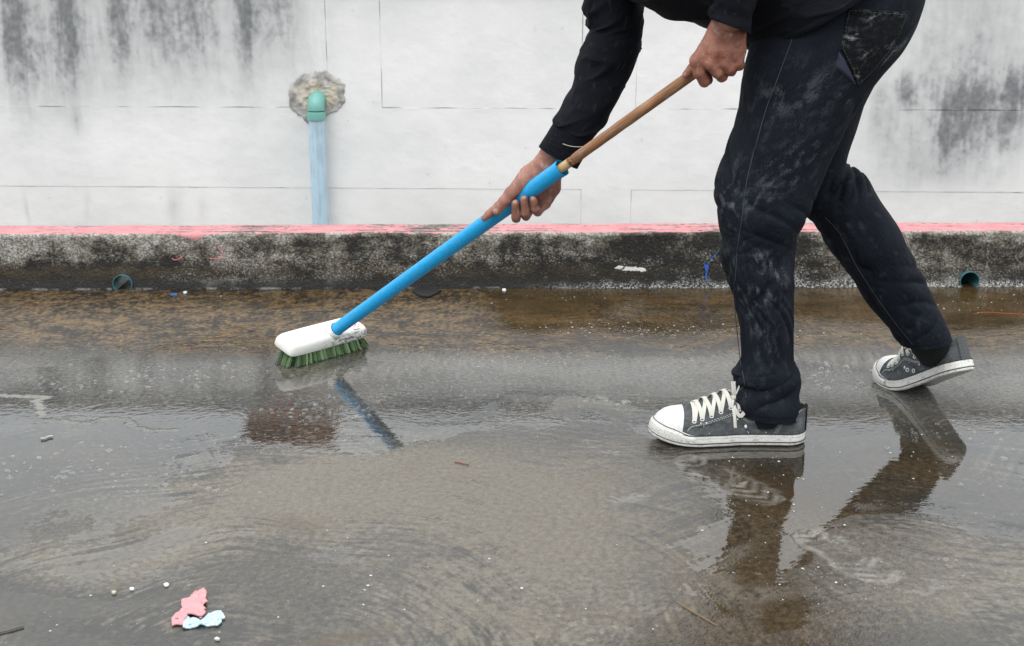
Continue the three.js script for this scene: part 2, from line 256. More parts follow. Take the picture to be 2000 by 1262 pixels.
// ---------------------------------------------------------------- the white wall of the neighbouring house
const WALL_D = 4.8, WALL_TURN = -0.038;
function onWall(px, py) { // local (x, y) on the wall face
  const r = sight(px, py), n = V(Math.sin(WALL_TURN), 0, Math.cos(WALL_TURN)), o = V(0, 0, -WALL_D), e = V(0, EYE, 0);
  const p = e.clone().addScaledVector(r, o.clone().sub(e).dot(n) / r.dot(n)).sub(o);
  return V(p.dot(V(Math.cos(WALL_TURN), 0, -Math.sin(WALL_TURN))), p.y, 0);
}
{
  const X0 = -2.5, XW = 5, Y0 = -0.2, YH = 1.25;
  const st = (px, py, rx, ry, k) => { const p = onWall(px, py); return [p.x, p.y, rx, ry, k]; };
  const stains = [st(20, -10, 0.05, 0.34, 0.75), st(120, -30, 0.05, 0.36, 1), st(60, 60, 0.1, 0.3, 0.35), st(230, -40, 0.05, 0.3, 0.75), st(290, -30, 0.05, 0.22, 0.5), st(370, -30, 0.07, 0.26, 0.55), st(475, -20, 0.035, 0.3, 0.75), st(540, -30, 0.08, 0.2, 0.45), st(180, 70, 0.6, 0.24, 0.5), st(420, 30, 0.4, 0.26, 0.45), st(60, 130, 0.2, 0.2, 0.3), st(560, 60, 0.12, 0.2, 0.25), st(1900, 230, 0.35, 0.25, 0.42), st(1880, 90, 0.3, 0.35, 0.25), st(150, 235, 0.025, 0.05, 0.45), st(340, 400, 0.03, 0.08, 0.4), st(395, 410, 0.02, 0.06, 0.3), st(50, 410, 0.01, 0.06, 0.35), st(170, 400, 0.01, 0.06, 0.25),
    st(1770, 180, 0.035, 0.07, 0.9), st(1890, 190, 0.14, 0.07, 0.5), st(1990, 175, 0.05, 0.09, 0.75), st(1850, 270, 0.035, 0.11, 0.75), st(1900, 260, 0.06, 0.12, 0.7), st(1975, 255, 0.06, 0.12, 0.7), st(1735, 270, 0.04, 0.12, 0.4), st(1790, 300, 0.1, 0.13, 0.35), st(1830, 60, 0.12, 0.25, 0.3), st(1930, 60, 0.15, 0.3, 0.32), st(1720, 200, 0.05, 0.13, 0.4), st(1880, 340, 0.25, 0.05, 0.18)];
  const map = tex(2048, 512, (u, v, i, j) => {
    const x = X0 + u * XW, y = Y0 + v * YH;
    let s = 0;
    const wx = x + 0.012 * noise(x * 22, y * 5);
    for (const [a, b, rx, ry, k] of stains) { const p = (wx - a) / rx, q = (y - b) / ry, r = p * p + q * q; if (r < 5) s += k * Math.exp(-r); }
    const run = 0.5 + 0.45 * noise(wx * 9, y * 1.2) + 0.2 * noise(wx * 30, y * 2.2), blot = 0.5 + 0.9 * fbm(x * 26, y * 20, 4), grain = noise(x * 170, y * 170);
    const dark = clamp(0.95 * s * (0.6 + 0.5 * run) * (0.65 + 0.42 * blot) + 0.12 * s * noise(wx * 60, y * 9));
    let c = mix3([0.815, 0.815, 0.80], [0.69, 0.695, 0.685], clamp(0.3 + 1.1 * fbm(x * 2, y * 3, 5) + 0.3 * noise(wx * 11, y * 1.5) * 0.5 + 0.25 * s));
    c = mix3(c, [0.30, 0.31, 0.315], clamp(dark * 1.0));
    c = mix3(c, [0.07, 0.075, 0.08], clamp(dark * 1.3 - 0.72 + 0.55 * fbm(x * 60, y * 50, 3)) * 0.75);
    const pit = noise(x * 30 + 3, y * 30) > 0.86 ? 0.55 : 0;
    c = mix3(c, [0.45, 0.42, 0.37], pit * clamp(grain + 0.4));
    const t = 1 + 0.025 * grain;
    return [c[0] * t, c[1] * t, c[2] * t];
  }, true);
  const bump = tex(1024, 512, (u, v) => { const x = u * XW, y = v * YH; return 0.5 + 0.4 * fbm(x * 14, y * 14, 5); });
  const plaster = std({ map, bumpMap: bump, bumpScale: 0.004, roughness: 0.85 });
  const W = thing('building_wall', 'white plastered wall with scored panels and dark mould streaks beyond the kerb', 'wall');
  W.position.set(0, 0, -WALL_D); W.rotation.y = WALL_TURN;
  const y1 = onWall(742, 211).y, y2 = onWall(640, 367).y, TOP = 0.82, BOT = -0.6, G = 0.0019;
  const xs = px => onWall(px, 100).x, xl = px => onWall(px, 400).x;
  const rects = [[-5.6, xs(638), y1, TOP - 0.02], [xs(743), xs(1138), y1, TOP - 0.02], [xs(1244), xs(1655), y1, TOP - 0.02], [xs(1766), 4.4, y1, TOP - 0.02], [-5.6, xl(1135), BOT + 0.1, y2], [xl(1232), 4.4, BOT + 0.1, y2]];
  const worn = (a, b, c, d, amp, seed) => { // a rectangle whose trowelled edges wander a little
    const o = [], step = 0.03, run = (x0, y0, x1, y1) => { const n = Math.max(2, Math.round(Math.hypot(x1 - x0, y1 - y0) / step)); for (let k = 0; k < n; k++) { const x = mix(x0, x1, k / n), y = mix(y0, y1, k / n), w = amp * (noise(x * 9 + seed, y * 9) + 0.8 * noise(x * 31 + seed, y * 31)); o.push(new THREE.Vector2(x + (y0 !== y1 ? w : 0), y + (x0 !== x1 ? w : 0))); } };
    run(a, c, b, c); run(b, c, b, d); run(b, d, a, d); run(a, d, a, c); return o;
  };
  const outline = new THREE.Shape([[-6, BOT], [5, BOT], [5, TOP], [-6, TOP]].map(([a, b]) => new THREE.Vector2(a, b)));
  const uvIt = g => { const P = g.attributes.position, U = g.attributes.uv; for (let k = 0; k < P.count; k++) U.setXY(k, (P.getX(k) - X0) / XW, (P.getY(k) - Y0) / YH); return g; };
  for (const [a, b, c, d] of rects) outline.holes.push(new THREE.Path(worn(a, b, c, d, 0.0008, 1).reverse()));
  const field = new THREE.ExtrudeGeometry(outline, { depth: 0.02, bevelEnabled: false }); field.translate(0, 0, -0.02);
  part('plaster_field', uvIt(field), plaster, W);
  const back = new THREE.BoxGeometry(11, TOP - BOT, 0.2); back.translate(-0.5, (TOP + BOT) / 2, -0.121);
  part('masonry_core', back, std({ color: rgb(0.30, 0.26, 0.21), roughness: 0.95 }), W);
  rects.forEach(([a, b, c, d], i) => {
    const s = new THREE.Shape(worn(a + G, b - G, c + G, d - G, 0.0022, 5 + i * 3));
    const g = new THREE.ExtrudeGeometry(s, { depth: 0.016, bevelEnabled: true, bevelSize: 0.0012, bevelThickness: 0.0012, bevelSegments: 2 }); g.translate(0, 0, -0.0185);
    part('panel', uvIt(g), plaster, W);
  });
  // coping
  const cop = new THREE.BoxGeometry(11.1, 0.02, 0.28); cop.translate(-0.5, TOP + 0.011, -0.11); part('coping', cop, std({ color: rgb(0.55, 0.55, 0.54), roughness: 0.9 }), W);
  // broken plaster round the pipe, patched with mortar
  const c0 = onWall(620, 188), R = 96, M = 26, pos = [], cols = [], idx = [];
  const edge = [[672, 185], [674, 165], [655, 150], [640, 140], [612, 141], [592, 143], [580, 153], [567, 168], [565, 195], [570, 215], [590, 228], [604, 244], [622, 232], [645, 222], [664, 212], [676, 198]].map(([a, b]) => { const p = onWall(a, b); return { t: Math.atan2(p.y - c0.y, p.x - c0.x), r: Math.hypot(p.x - c0.x, p.y - c0.y) }; }).sort((a, b) => a.t - b.t);
  for (let i = 0; i <= M; i++) for (let j = 0; j < R; j++) {
    const th = -Math.PI + j / R * 2 * Math.PI; let e0 = edge[edge.length - 1], e1 = edge[0], t0 = e0.t - 2 * Math.PI;
    for (const e of edge) { if (e.t <= th) { e0 = e; t0 = e.t; e1 = edge[(edge.indexOf(e) + 1) % edge.length]; } }
    let t1 = e1.t; if (t1 < t0) t1 += 2 * Math.PI;
    const rim = mix(e0.r, e1.r, clamp((th - t0) / (t1 - t0))) * (1 + 0.05 * noise(Math.cos(th) * 9, Math.sin(th) * 9)), q = i / M, r = rim * q;
    const x = c0.x + Math.cos(th) * r, y = c0.y + Math.sin(th) * r;
    const lump = 0.003 * noise(x * 60, y * 60) + 0.0025 * noise(x * 140, y * 140);
    const h = i === M ? 0.001 : i === M - 1 ? 0.005 + lump : 0.005 + 0.006 * Math.exp(-((q - 0.55) ** 2) / 0.02) + lump;
    pos.push(x, y, h);
    const tone = clamp(0.5 + 1.2 * noise(x * 30, y * 30) + 0.5 * noise(x * 90, y * 90)), inner = sst(0.75, 0.5, q + 0.25 * noise(x * 22, y * 22));
    const c = mix3(mix3([0.24, 0.235, 0.22], [0.50, 0.49, 0.46], tone), mix3([0.46, 0.40, 0.32], [0.60, 0.55, 0.47], tone), inner); cols.push(...c);
    if (i < M) { const a = i * R + j, b = i * R + (j + 1) % R; idx.push(a, a + R, b, b, a + R, b + R); }
  }
  const mg = new THREE.BufferGeometry(); mg.setAttribute('position', new THREE.Float32BufferAttribute(pos, 3)); mg.setAttribute('color', new THREE.Float32BufferAttribute(cols, 3)); mg.setIndex(idx); mg.computeVertexNormals();
  part('mortar_patch', mg, std({ vertexColors: true, roughness: 0.95 }), W).userData.label = 'rough broken grey and beige mortar round the pipe';

  // waste pipe coming out of the wall and running down
  const pc = onWall(622, 200), D = thing('drain_pipe', 'pale blue plastic pipe with teal elbow running down the white wall', 'pipe');
  D.position.copy(W.position); D.rotation.y = WALL_TURN;
  const teal = std({ color: rgb(0.17, 0.42, 0.37), roughness: 0.35 }), pale = std({ map: tex(64, 512, (u, v) => mix3([0.46, 0.63, 0.74], [0.34, 0.44, 0.48], clamp(0.1 + 1.1 * fbm(u * 6, v * 12, 4) + 0.8 * noise(u * 14, v * 3) * 0.5)), true), roughness: 0.45, bumpMap: tex(64, 256, (u, v) => 0.5 + 0.3 * noise(u * 9, v * 20)), bumpScale: 0.001 });
  const ex = pc.x, eY = pc.y + 0.012, out = 0.055;
  const bend = [V(ex, eY, 0.004), V(ex, eY, out - 0.028)]; for (let k = 0; k <= 8; k++) { const a = k / 8 * Math.PI / 2; bend.push(V(ex, eY - 0.03 + 0.03 * Math.cos(a), out - 0.03 + 0.03 * Math.sin(a))); } bend.push(V(ex, eY - 0.036, out));
  const eg = [new THREE.TubeGeometry(new THREE.CatmullRomCurve3(bend, false, 'catmullrom', 0.2), 40, 0.0315, 28)];
  const collar = new THREE.LatheGeometry([[0.0315, 0], [0.0345, 0.002], [0.0345, 0.03], [0.0315, 0.032]].map(([a, b]) => new THREE.Vector2(a, b)), 32); collar.translate(ex, eY - 0.072, out);
  eg.push(collar); part('elbow', join(eg), teal, D);
  const pg = new THREE.CylinderGeometry(0.0295, 0.0295, eY - 0.05 + 0.6, 32, 1, false); pg.translate(ex, (eY - 0.05 - 0.6) / 2, out); part('pipe', pg, pale, D);

  // added rust-red vent stack on the roof behind the wall: above the frame, put in for the red reflection under the brush
  const B = thing('prop_stack', 'added unseen rust red vent stack behind the white wall, mirrored in the puddle by the brush', 'prop');
  B.position.set(-0.98, -0.6, -5.35);
  const red = std({ color: rgb(0.26, 0.075, 0.04), roughness: 0.7 });
  const s = new THREE.Shape([[-0.16, -0.13], [0.16, -0.13], [0.16, 0.13], [-0.16, 0.13]].map(([p, q]) => new THREE.Vector2(p, q)));
  const bg = new THREE.ExtrudeGeometry(s, { depth: 1.62, bevelEnabled: true, bevelSize: 0.006, bevelThickness: 0.006, bevelSegments: 2 }); bg.rotateX(-Math.PI / 2); bg.translate(0, 0.006, 0); part('prop_shaft', bg, red, B);
  const cg = new THREE.BoxGeometry(0.4, 0.03, 0.34); cg.translate(0, 1.715, 0); part('prop_cap', cg, red, B);
  for (const [a, b] of [[-1, -1], [-1, 1], [1, -1], [1, 1]]) { const p = new THREE.CylinderGeometry(0.008, 0.008, 0.08, 8); p.translate(a * 0.14, 1.665, b * 0.11); part('cap_strut', p, red, B); }
}

// ---------------------------------------------------------------- the kerb along the roof edge
const KERB_D = 3.505, KERB_TURN = 0.0165, KH = 0.158;
function onKerb(px, py) { const r = sight(px, py), n = V(Math.sin(KERB_TURN), 0, Math.cos(KERB_TURN)), o = V(0, 0, -KERB_D), e = V(0, EYE, 0), p = e.clone().addScaledVector(r, o.clone().sub(e).dot(n) / r.dot(n)).sub(o); return V(p.dot(V(Math.cos(KERB_TURN), 0, -Math.sin(KERB_TURN))), p.y, 0); }
{
  const X0 = -1.9, XW = 3.8, ARC = 0.31;
  const prof = [[0.012, -0.03], [0.010, 0.0], [0.004, 0.012], [0, 0.03]];
  for (let k = 1; k <= 9; k++) prof.push([-0.0005 * k, 0.03 + (KH - 0.012 - 0.03) * k / 9]);
  for (let k = 1; k <= 6; k++) { const a = k / 6 * Math.PI / 2; prof.push([-0.0045 - 0.012 * (1 - Math.cos(a)), KH - 0.012 + 0.012 * Math.sin(a)]); }
  for (let k = 1; k <= 8; k++) prof.push([-0.0165 - 0.0135 * k, KH + 0.0005 * Math.sin(k)]);
  prof.push([-0.13, KH - 0.01], [-0.131, -0.62], [0.005, -0.62]);
  const arc = [0]; for (let k = 1; k < prof.length; k++) arc.push(arc[k - 1] + Math.hypot(prof[k][0] - prof[k - 1][0], prof[k][1] - prof[k - 1][1]));
  const base = 0.03, lip = base + KH - 0.004;                         // arc length at the floor line and at the top edge
  const yB = y => base + y;                                           // height on the front -> arc
  const pat = [[1235, 524, 0.03, 0.006], [1210, 521, 0.012, 0.005], [1255, 526, 0.012, 0.005]].map(([a, b, rx, ry]) => { const p = onKerb(a, b); return [p.x, yB(p.y), rx, ry]; });
  const drip = onKerb(375, 457).x, crackX = onKerb(1930, 500).x;
  const map = tex(2048, 256, (u, v, i, j) => {
    const x = X0 + u * XW, s = v * ARC, h = s - base;
    const wx = x + 0.01 * noise(x * 30, s * 30), big = fbm(wx * 2.3, s * 9, 4), mid = fbm(x * 17, s * 22, 4), fine = noise(x * 150, s * 150), g2 = noise(x * 290, s * 290), spk = rnd2(i * 3 + j * 11, j * 5 + (i >> 1));
    const pale = clamp(0.45 + 1.3 * big + 0.75 * mid + (h - 0.08) * 7 + 0.35 * noise(wx * 11, s * 2.5) - 0.25 * sst(-0.3, 0.25, x) * sst(1.0, 0.4, x));
    const grain = clamp(0.5 + 0.65 * fine + 0.45 * g2 + 0.4 * (spk - 0.5));
    const grit = clamp(0.5 + 0.4 * fine + 0.45 * g2 + 0.8 * (spk - 0.5));
    const tone = pale * 0.8 - 0.04 + 0.42 * (grit - 0.5) + 0.15 * (grain - 0.5) + 0.45 * fbm(x * 48 + 7, s * 60, 3);
    let c = mix3(mix3([0.014, 0.0125, 0.010], [0.14, 0.125, 0.10], sst(0.1, 0.6, tone)), [0.40, 0.385, 0.355], sst(0.58, 1.05, tone));
    c = mix3(c, [0.075, 0.052, 0.026], clamp(0.75 - 3.5 * Math.abs(h - 0.05) / 0.12 + 1.2 * mid) * 0.85 * (0.4 + grain) * mix(0.45, 1, sst(0.6, -0.4, x + 0.4 * big)));   // brown moss
    c = mix3(c, [0.008, 0.008, 0.008], clamp(1.25 - h / 0.05 + 1.8 * mid + 0.8 * big) * 0.8 * sst(0.0, 0.6, grain + 0.3 * mid));                          // black algae at the foot
    const crust = clamp(1.3 - h / 0.019 + 1.6 * mid + 0.6 * big) * sst(-0.1, 0.35, x + 0.25 * big);                                                    // white lime at the waterline, right half
    c = mix3(c, [0.55, 0.55, 0.53], crust * sst(0.45, 0.75, grit));
    c = mix3(c, [0.50, 0.50, 0.48], clamp(1 - Math.abs(h - 0.004) / 0.005) * sst(0.55, 1.0, 0.35 + 1.3 * mid + 0.3 * grain) * 0.4);
    c = mix3(c, [0.5, 0.49, 0.47], sst(0.86, 1.1, grit + 0.6 * big + 0.5 * mid) * 0.6 * sst(0.01, 0.05, h));                                          // pale sand grains
    if (Math.abs(x - crackX) < 0.02) c = mix3(c, [0.34, 0.34, 0.33], Math.exp(-(((x - crackX + 0.004 * noise(3, s * 60)) / 0.0018) ** 2)) * 0.6 * grain);
    for (const [a, b, rx, ry] of pat) { const q = ((x - a) / rx) ** 2 + ((s - b) / ry) ** 2 + 0.9 * noise(x * 120, s * 200); c = mix3(c, [0.72, 0.71, 0.67], sst(1.05, 0.8, q)); }
    // flaking pink paint on the top, running a little over the edge
    const lipEdge = lip + 0.007 + 0.005 * noise(x * 26, 3) + 0.003 * noise(x * 90, 8) - 0.028 * Math.exp(-(((x - drip) / 0.035) ** 2)) * (0.7 + 0.5 * noise(x * 140, 1));
    const on = sst(0, 0.002, s - lipEdge), worn = fbm(x * 7, s * 55, 4) + 0.35 * noise(x * 60, s * 160), zone = 0.55 * Math.exp(-(((x + 0.72) / 0.1) ** 2)) + 0.6 * Math.exp(-(((x + 0.22) / 0.22) ** 2)) + 0.4 * Math.exp(-(((x - 0.55) / 0.12) ** 2)) + 0.25 * Math.exp(-(((x - 0.9) / 0.12) ** 2)) + 0.15;
    const gone = sst(0.21, 0.28, worn + zone * 0.62 - 0.18);
    let p = mix3([0.44, 0.17, 0.185], [0.53, 0.245, 0.255], clamp(0.5 + mid + 0.3 * fine));
    p = mix3(p, [0.62, 0.55, 0.52], sst(0.2, 0.34, worn + zone * 0.6 - 0.2) * 0.8);
    const under = mix3([0.03, 0.029, 0.026], [0.30, 0.29, 0.26], grain * clamp(0.5 + mid));
    if (on > 0) c = mix3(c, mix3(p, under, gone), on);
    return c;
  }, true);
  const bump = tex(2048, 256, (u, v, i, j) => { const x = X0 + u * XW, s = v * ARC; return 0.5 + (s < lip ? 1 : 0.3) * (0.22 * noise(x * 150, s * 150) + 0.2 * noise(x * 290, s * 290) + 0.25 * fbm(x * 30, s * 30, 3)); });
  const N = 1100, xsAll = []; for (let i = 0; i <= N; i++) { const t = i / N * 2 - 1; xsAll.push(Math.abs(t) < 0.9 ? t / 0.9 * 2 : Math.sign(t) * (2 + (Math.abs(t) - 0.9) / 0.1 * 10)); }
  const rings = xsAll.map(x => prof.map(([z, y], k) => { const live = k > 2 && k < prof.length - 3 ? 1 : 0, s = arc[k]; return V(x, y + live * (k > 13 ? 0.0015 : 0) * noise(x * 6, s * 9), z + live * (0.004 * fbm(x * 5, s * 12, 3) + 0.0018 * noise(x * 60, s * 60))); }));
  let g = loft(rings, { capStart: true, capEnd: true });
  { const P = g.attributes.position, U = g.attributes.uv, per = prof.length + 1; for (let k = 0; k < P.count; k++) { const j = k < (N + 1) * per ? k % per : 0; U.setXY(k, (P.getX(k) - X0) / XW, (j < arc.length ? arc[j] : arc[0]) / ARC); } }
  const ev = new Evaluator(); ev.useGroups = false; ev.attributes = ['position', 'normal', 'uv'];
  const outlets = [[onKerb(241, 557).x, 0], [onKerb(1891, 556).x, 0]];
  let br = new Brush(g); br.updateMatrixWorld();
  for (const [x, tilt] of outlets) { const c = new Brush(new THREE.CylinderGeometry(0.0285, 0.0285, 0.5, 32)); c.rotation.set(Math.PI / 2, 0, tilt); c.position.set(x, 0.017, -0.05); c.updateMatrixWorld(); br = ev.evaluate(br, c, SUBTRACTION); br.updateMatrixWorld(); }
  const K = thing('concrete_kerb', 'low mould-blackened concrete kerb with flaking pink paint on top', 'kerb');
  K.position.set(0, 0, -KERB_D); K.rotation.y = KERB_TURN;
  part('kerb_body', br.geometry, std({ map, bumpMap: bump, bumpScale: 0.004, roughness: 0.8 }), K);
  const pvc = std({ color: rgb(0.05, 0.15, 0.165), roughness: 0.3 });
  outlets.forEach(([x, tilt], i) => {
    const L = 0.17, t = 0.0028, r = 0.028;
    const lg = new THREE.LatheGeometry([...(i ? [[0, -L / 2]] : []), [r - t, -L / 2], [r, -L / 2], [r, L / 2 - 0.001], [r - 0.001, L / 2], [r - t + 0.001, L / 2], [r - t, L / 2 - 0.001], [r - t, -L / 2 + 0.002], ...(i ? [[0, -L / 2 + 0.002]] : [])].map(([a, b]) => new THREE.Vector2(a, b)), 40);  // right pipe has an added closed end that shuts out the daylight
    lg.rotateX(Math.PI / 2); const m = single('drain_outlet', lg, pvc, i ? 'teal drain pipe mouth in the kerb right of the worker, dark inside' : 'teal drain pipe mouth in the kerb at left, daylight showing through', 'drain', 'drain outlets through the kerb');
    m.position.set(x, 0.017, -0.074).applyAxisAngle(V(0, 1, 0), KERB_TURN).add(K.position); m.rotation.y = KERB_TURN + tilt;
  });
  // threads and paint drips caught on the kerb
  const kp = (px, py, o) => onKerb(px, py).add(V(0, 0, o)).applyAxisAngle(V(0, 1, 0), KERB_TURN).add(K.position);
  const pink = std({ color: rgb(0.62, 0.16, 0.16), roughness: 0.8 });
  single('pink_thread', tube([kp(336, 504, 0.004), kp(342, 507, 0.006), kp(350, 505, 0.006), kp(359, 499, 0.004)], 0.0013, 20), pink, 'short pink thread stuck on the kerb face, nearer the left drain', 'thread', 'pink threads on the kerb');
  single('pink_thread', tube([kp(426, 480, 0.004), kp(432, 489, 0.007), kp(438, 497, 0.007), kp(435, 503, 0.006), kp(422, 505, 0.005), kp(410, 504, 0.004)], 0.0013, 30), pink, 'long hooked pink thread stuck on the kerb face', 'thread', 'pink threads on the kerb');
  const bl = std({ color: rgb(0.03, 0.12, 0.5), roughness: 0.6 }), dr = kp(1379, 530, 0.003);
  const fl = new THREE.Shape(); [[-0.008, 0.028], [-0.003, 0.021], [0.004, 0.02], [0.0065, 0.027], [0.006, 0.012], [0.003, -0.002], [0.003, -0.018], [0.0, -0.03], [-0.003, -0.016], [-0.001, 0], [-0.005, 0.014]].forEach(([a, b], i) => i ? fl.lineTo(a, b) : fl.moveTo(a, b));
  const bp = thing('blue_strip', 'torn blue plastic strip stuck to the kerb beside the front leg', 'strip'); bp.position.copy(dr);
  part('strip', new THREE.ExtrudeGeometry(fl, { depth: 0.002, bevelEnabled: false }), bl, bp);
  part('string', tube([V(0.006, 0.026, 0.002), V(0.014, 0.04, 0.004), V(0.03, 0.058, 0.004)], 0.0012, 16), bl, bp);
}

// ---------------------------------------------------------------- the long-handled scrubbing brush
const poleLow = onFloor(655, 645, 0.062), poleTop = at(1432, 88, 2.285), poleDir = poleTop.clone().sub(poleLow).normalize(), poleLen = poleLow.distanceTo(poleTop);
const poleAt = px => { let lo = 0, hi = poleLen; for (let k = 0; k < 40; k++) { const m = (lo + hi) / 2, p = poleLow.clone().addScaledVector(poleDir, m), r = p.clone().sub(V(0, EYE, 0)), Z = -r.z * CP - r.y * SP; (1000 + r.x / Z * F < px) ? lo = m : hi = m; } return poleLow.clone().addScaledVector(poleDir, lo); };
const bandHome = V(), toPole = (geo) => { geo.applyQuaternion(new THREE.Quaternion().setFromUnitVectors(V(0, 1, 0), poleDir)); return geo.translate(poleLow.x, poleLow.y, poleLow.z); };
{
  const B = thing('scrubbing_brush', 'long-handled scrubbing brush with white head, green bristles and blue sleeve', 'brush');
  const A = onFloor(569, 722), E = onFloor(709, 682), C = onFloor(541, 700);
  const u = E.clone().sub(A).setY(0).normalize(), w = V(u.z, 0, -u.x); if (w.dot(C.clone().sub(A)) < 0) w.negate();   // along and across the head
  const L = 0.232, Wd = 0.074, mid = A.clone().addScaledVector(u, 0.121).addScaledVector(w, 0.036);
  const H = new THREE.Group(); const M = new THREE.Matrix4().makeBasis(u, V(0, 1, 0), u.clone().cross(V(0, 1, 0))); M.setPosition(mid); 
  const place = g => g.applyMatrix4(M), y0 = 0.033, tilted = g => place(g.translate(0, -0.045, 0).rotateX(0.30).translate(0, 0.045, 0));
  // block: rounded ends, domed top
  const rings = []; const n = 40;
  for (const [y, ins] of [[0, 0.006], [0.001, 0.002], [0.004, 0], [0.012, 0.0005], [0.020, 0.002], [0.0255, 0.005], [0.0285, 0.0095], [0.0295, 0.014]]) {
    const r = []; for (let k = 0; k < 96; k++) { const th = -k / 96 * 2 * Math.PI, c = Math.cos(th), s = Math.sin(th), p = 9; const q = Math.pow(Math.pow(Math.abs(c), p) + Math.pow(Math.abs(s), p), -1 / p); r.push(V(c * q * (L / 2 - ins * 1.1), y0 + y + 0.0012 * (1 - (c * q) ** 2) * (y / 0.033), s * q * (Wd / 2 - ins))); } rings.push(r);
  }
  const grime = tex(512, 256, (a, b) => { const sc = fbm(a * 60, b * 10, 4) + 0.5 * noise(a * 160, b * 24), front = Math.exp(-(((a - 0.83) / 0.085) ** 2)); const k = clamp(front * 1.35 * sst(0.1, 0.2, b) * sst(0.75, 0.55, b) * clamp(0.35 + 2.2 * sc)); const low = clamp(0.7 + 2 * sc) * sst(0.16, 0.05, b); const edge = mix3([0.80, 0.80, 0.77], [0.74, 0.72, 0.66], clamp(0.4 + fbm(a * 14, b * 6, 3))); return mix3(mix3(edge, [0.10, 0.095, 0.085], k * 0.85), [0.25, 0.2, 0.16], low * 0.7); }, true);
  const head = part('brush_head', tilted(loft(rings, { capStart: true, capEnd: true })), std({ map: grime, roughness: 0.42 }), B);
  // socket the handle sits in
  const sockDir = poleDir.clone();
  const sg = new THREE.LatheGeometry([[0.0125, -0.004], [0.0205, -0.014], [0.0195, 0.0], [0.0182, 0.006], [0.0168, 0.0065], [0.0160, 0.005], [0.0158, -0.01]].map(([a, b]) => new THREE.Vector2(a, b)), 32); part('handle_socket', toPole(sg), std({ color: rgb(0.76, 0.76, 0.73), roughness: 0.45 }), head);
  // printed emblem, red on the white top beyond the handle
  const cv = document.createElement('canvas'); cv.width = 256; cv.height = 256; const x = cv.getContext('2d'); x.fillStyle = '#f2f0ec'; x.fillRect(0, 0, 256, 256); x.strokeStyle = '#cf3a48'; x.fillStyle = '#cf3a48'; x.lineWidth = 16; x.beginPath(); x.arc(128, 128, 104, 0.5, 6.1); x.stroke(); x.lineWidth = 11; for (const [yy, n0] of [[84, 3], [128, 4], [170, 3]]) for (let k = 0; k < n0; k++) { const xx = 128 + (k - (n0 - 1) / 2) * 42; x.beginPath(); x.moveTo(xx - 13, yy + 16); x.lineTo(xx - 6, yy - 16); x.lineTo(xx + 9, yy + 10); x.lineTo(xx + 14, yy - 16); x.stroke(); }
  const ct = new THREE.CanvasTexture(cv); ct.colorSpace = THREE.SRGBColorSpace;
  const eg = new THREE.CylinderGeometry(0.019, 0.019, 0.0008, 40); { const P = eg.attributes.position, U = eg.attributes.uv; for (let k = 0; k < P.count; k++) U.setXY(k, 0.5 + P.getX(k) / 0.038, 0.5 - P.getZ(k) / 0.038); }
  eg.rotateY(0.4); eg.translate(0.080, y0 + 0.0306, 0.012); part('emblem', tilted(eg), std({ map: ct, roughness: 0.5 }), head).userData.label = 'round red printed emblem on the white brush head';
  // bristle tufts in rows, splayed outward, each a bundle of filaments
  const r = rng(11), greens = [[0.11, 0.20, 0.085], [0.16, 0.26, 0.12], [0.075, 0.14, 0.06], [0.21, 0.32, 0.17]].map(c => std({ color: rgb(...c), roughness: 0.6 }));
  for (let a = 0; a < 21; a++) for (let b = 0; b < 6; b++) {
    const outer = a === 0 || a === 20 || b === 0 || b === 5, fx = a / 20 * 2 - 1, fz = b / 5 * 2 - 1; if (!outer) continue;
    if ((a === 0 || a === 20) && (b === 0 || b === 5)) continue;
    const lean = (r() - 0.5) * 0.007, bx = fx * (L / 2 - 0.016), bz = fz * (Wd / 2 - 0.010), gs = [];
    for (let k = 0; k < 22; k++) {
      const an = r() * 6.283, rr = Math.sqrt(r()) * 0.0038, tx = bx + fx ** 3 * 0.016 + lean + (r() - 0.5) * 0.0022 + Math.cos(an) * rr * 1.1, tz = bz + fz * 0.007 + (r() - 0.5) * 0.005 + Math.sin(an) * rr * 1.4;
      const p0 = V(bx + Math.cos(an) * rr, y0 + 0.003, bz + Math.sin(an) * rr), p1 = V(tx, 0.0006 + r() * 0.003, tz), m = p0.clone().lerp(p1, 0.55).add(V(-fx * 0.002, 0, -fz * 0.001));
      gs.push(new THREE.TubeGeometry(new THREE.CatmullRomCurve3([p0, m, p1]), 4, 0.00075, 4));
    }
    part('bristle_tuft', place(join(gs)), greens[Math.floor(r() * 4)], B);
  }
  { const gs = []; for (let a = 0; a < 19; a++) for (let b = 0; b < 4; b++) { const c = new THREE.CylinderGeometry(0.0046, 0.0062, 0.034, 6); c.translate((a / 18 * 2 - 1) * (L / 2 - 0.028), 0.0178, (b / 3 * 2 - 1) * (Wd / 2 - 0.022)); gs.push(c); } const m = part('inner_bristles', place(join(gs)), greens[2], B); m.userData.kind = 'stuff'; }
  // blue plastic sleeve over the lower handle, ragged at the top; bare wood above
  const sleeveEnd = poleAt(1098).distanceTo(poleLow), ws = 0.0158, rr = [];
  for (let i = 0; i <= 60; i++) { const t = i / 60, ring = []; for (let j = 0; j < 40; j++) { const th = -j / 40 * 2 * Math.PI, rag = i === 60 ? 0.004 * noise(j * 0.7, 3) : 0, rad = mix(0.0148, 0.0165, t) + 0.0003 * noise(t * 30, Math.cos(th)) + (i === 60 ? 0.0008 : 0); ring.push(V(Math.cos(th) * rad, -0.004 + t * (sleeveEnd + 0.004) + rag, Math.sin(th) * rad)); } rr.push(ring); }
  for (let i = 0; i < 3; i++) rr.push(rr[60].map(p => V(p.x * (0.94 - i * 0.01), p.y - i * 0.006, p.z * (0.94 - i * 0.01))));
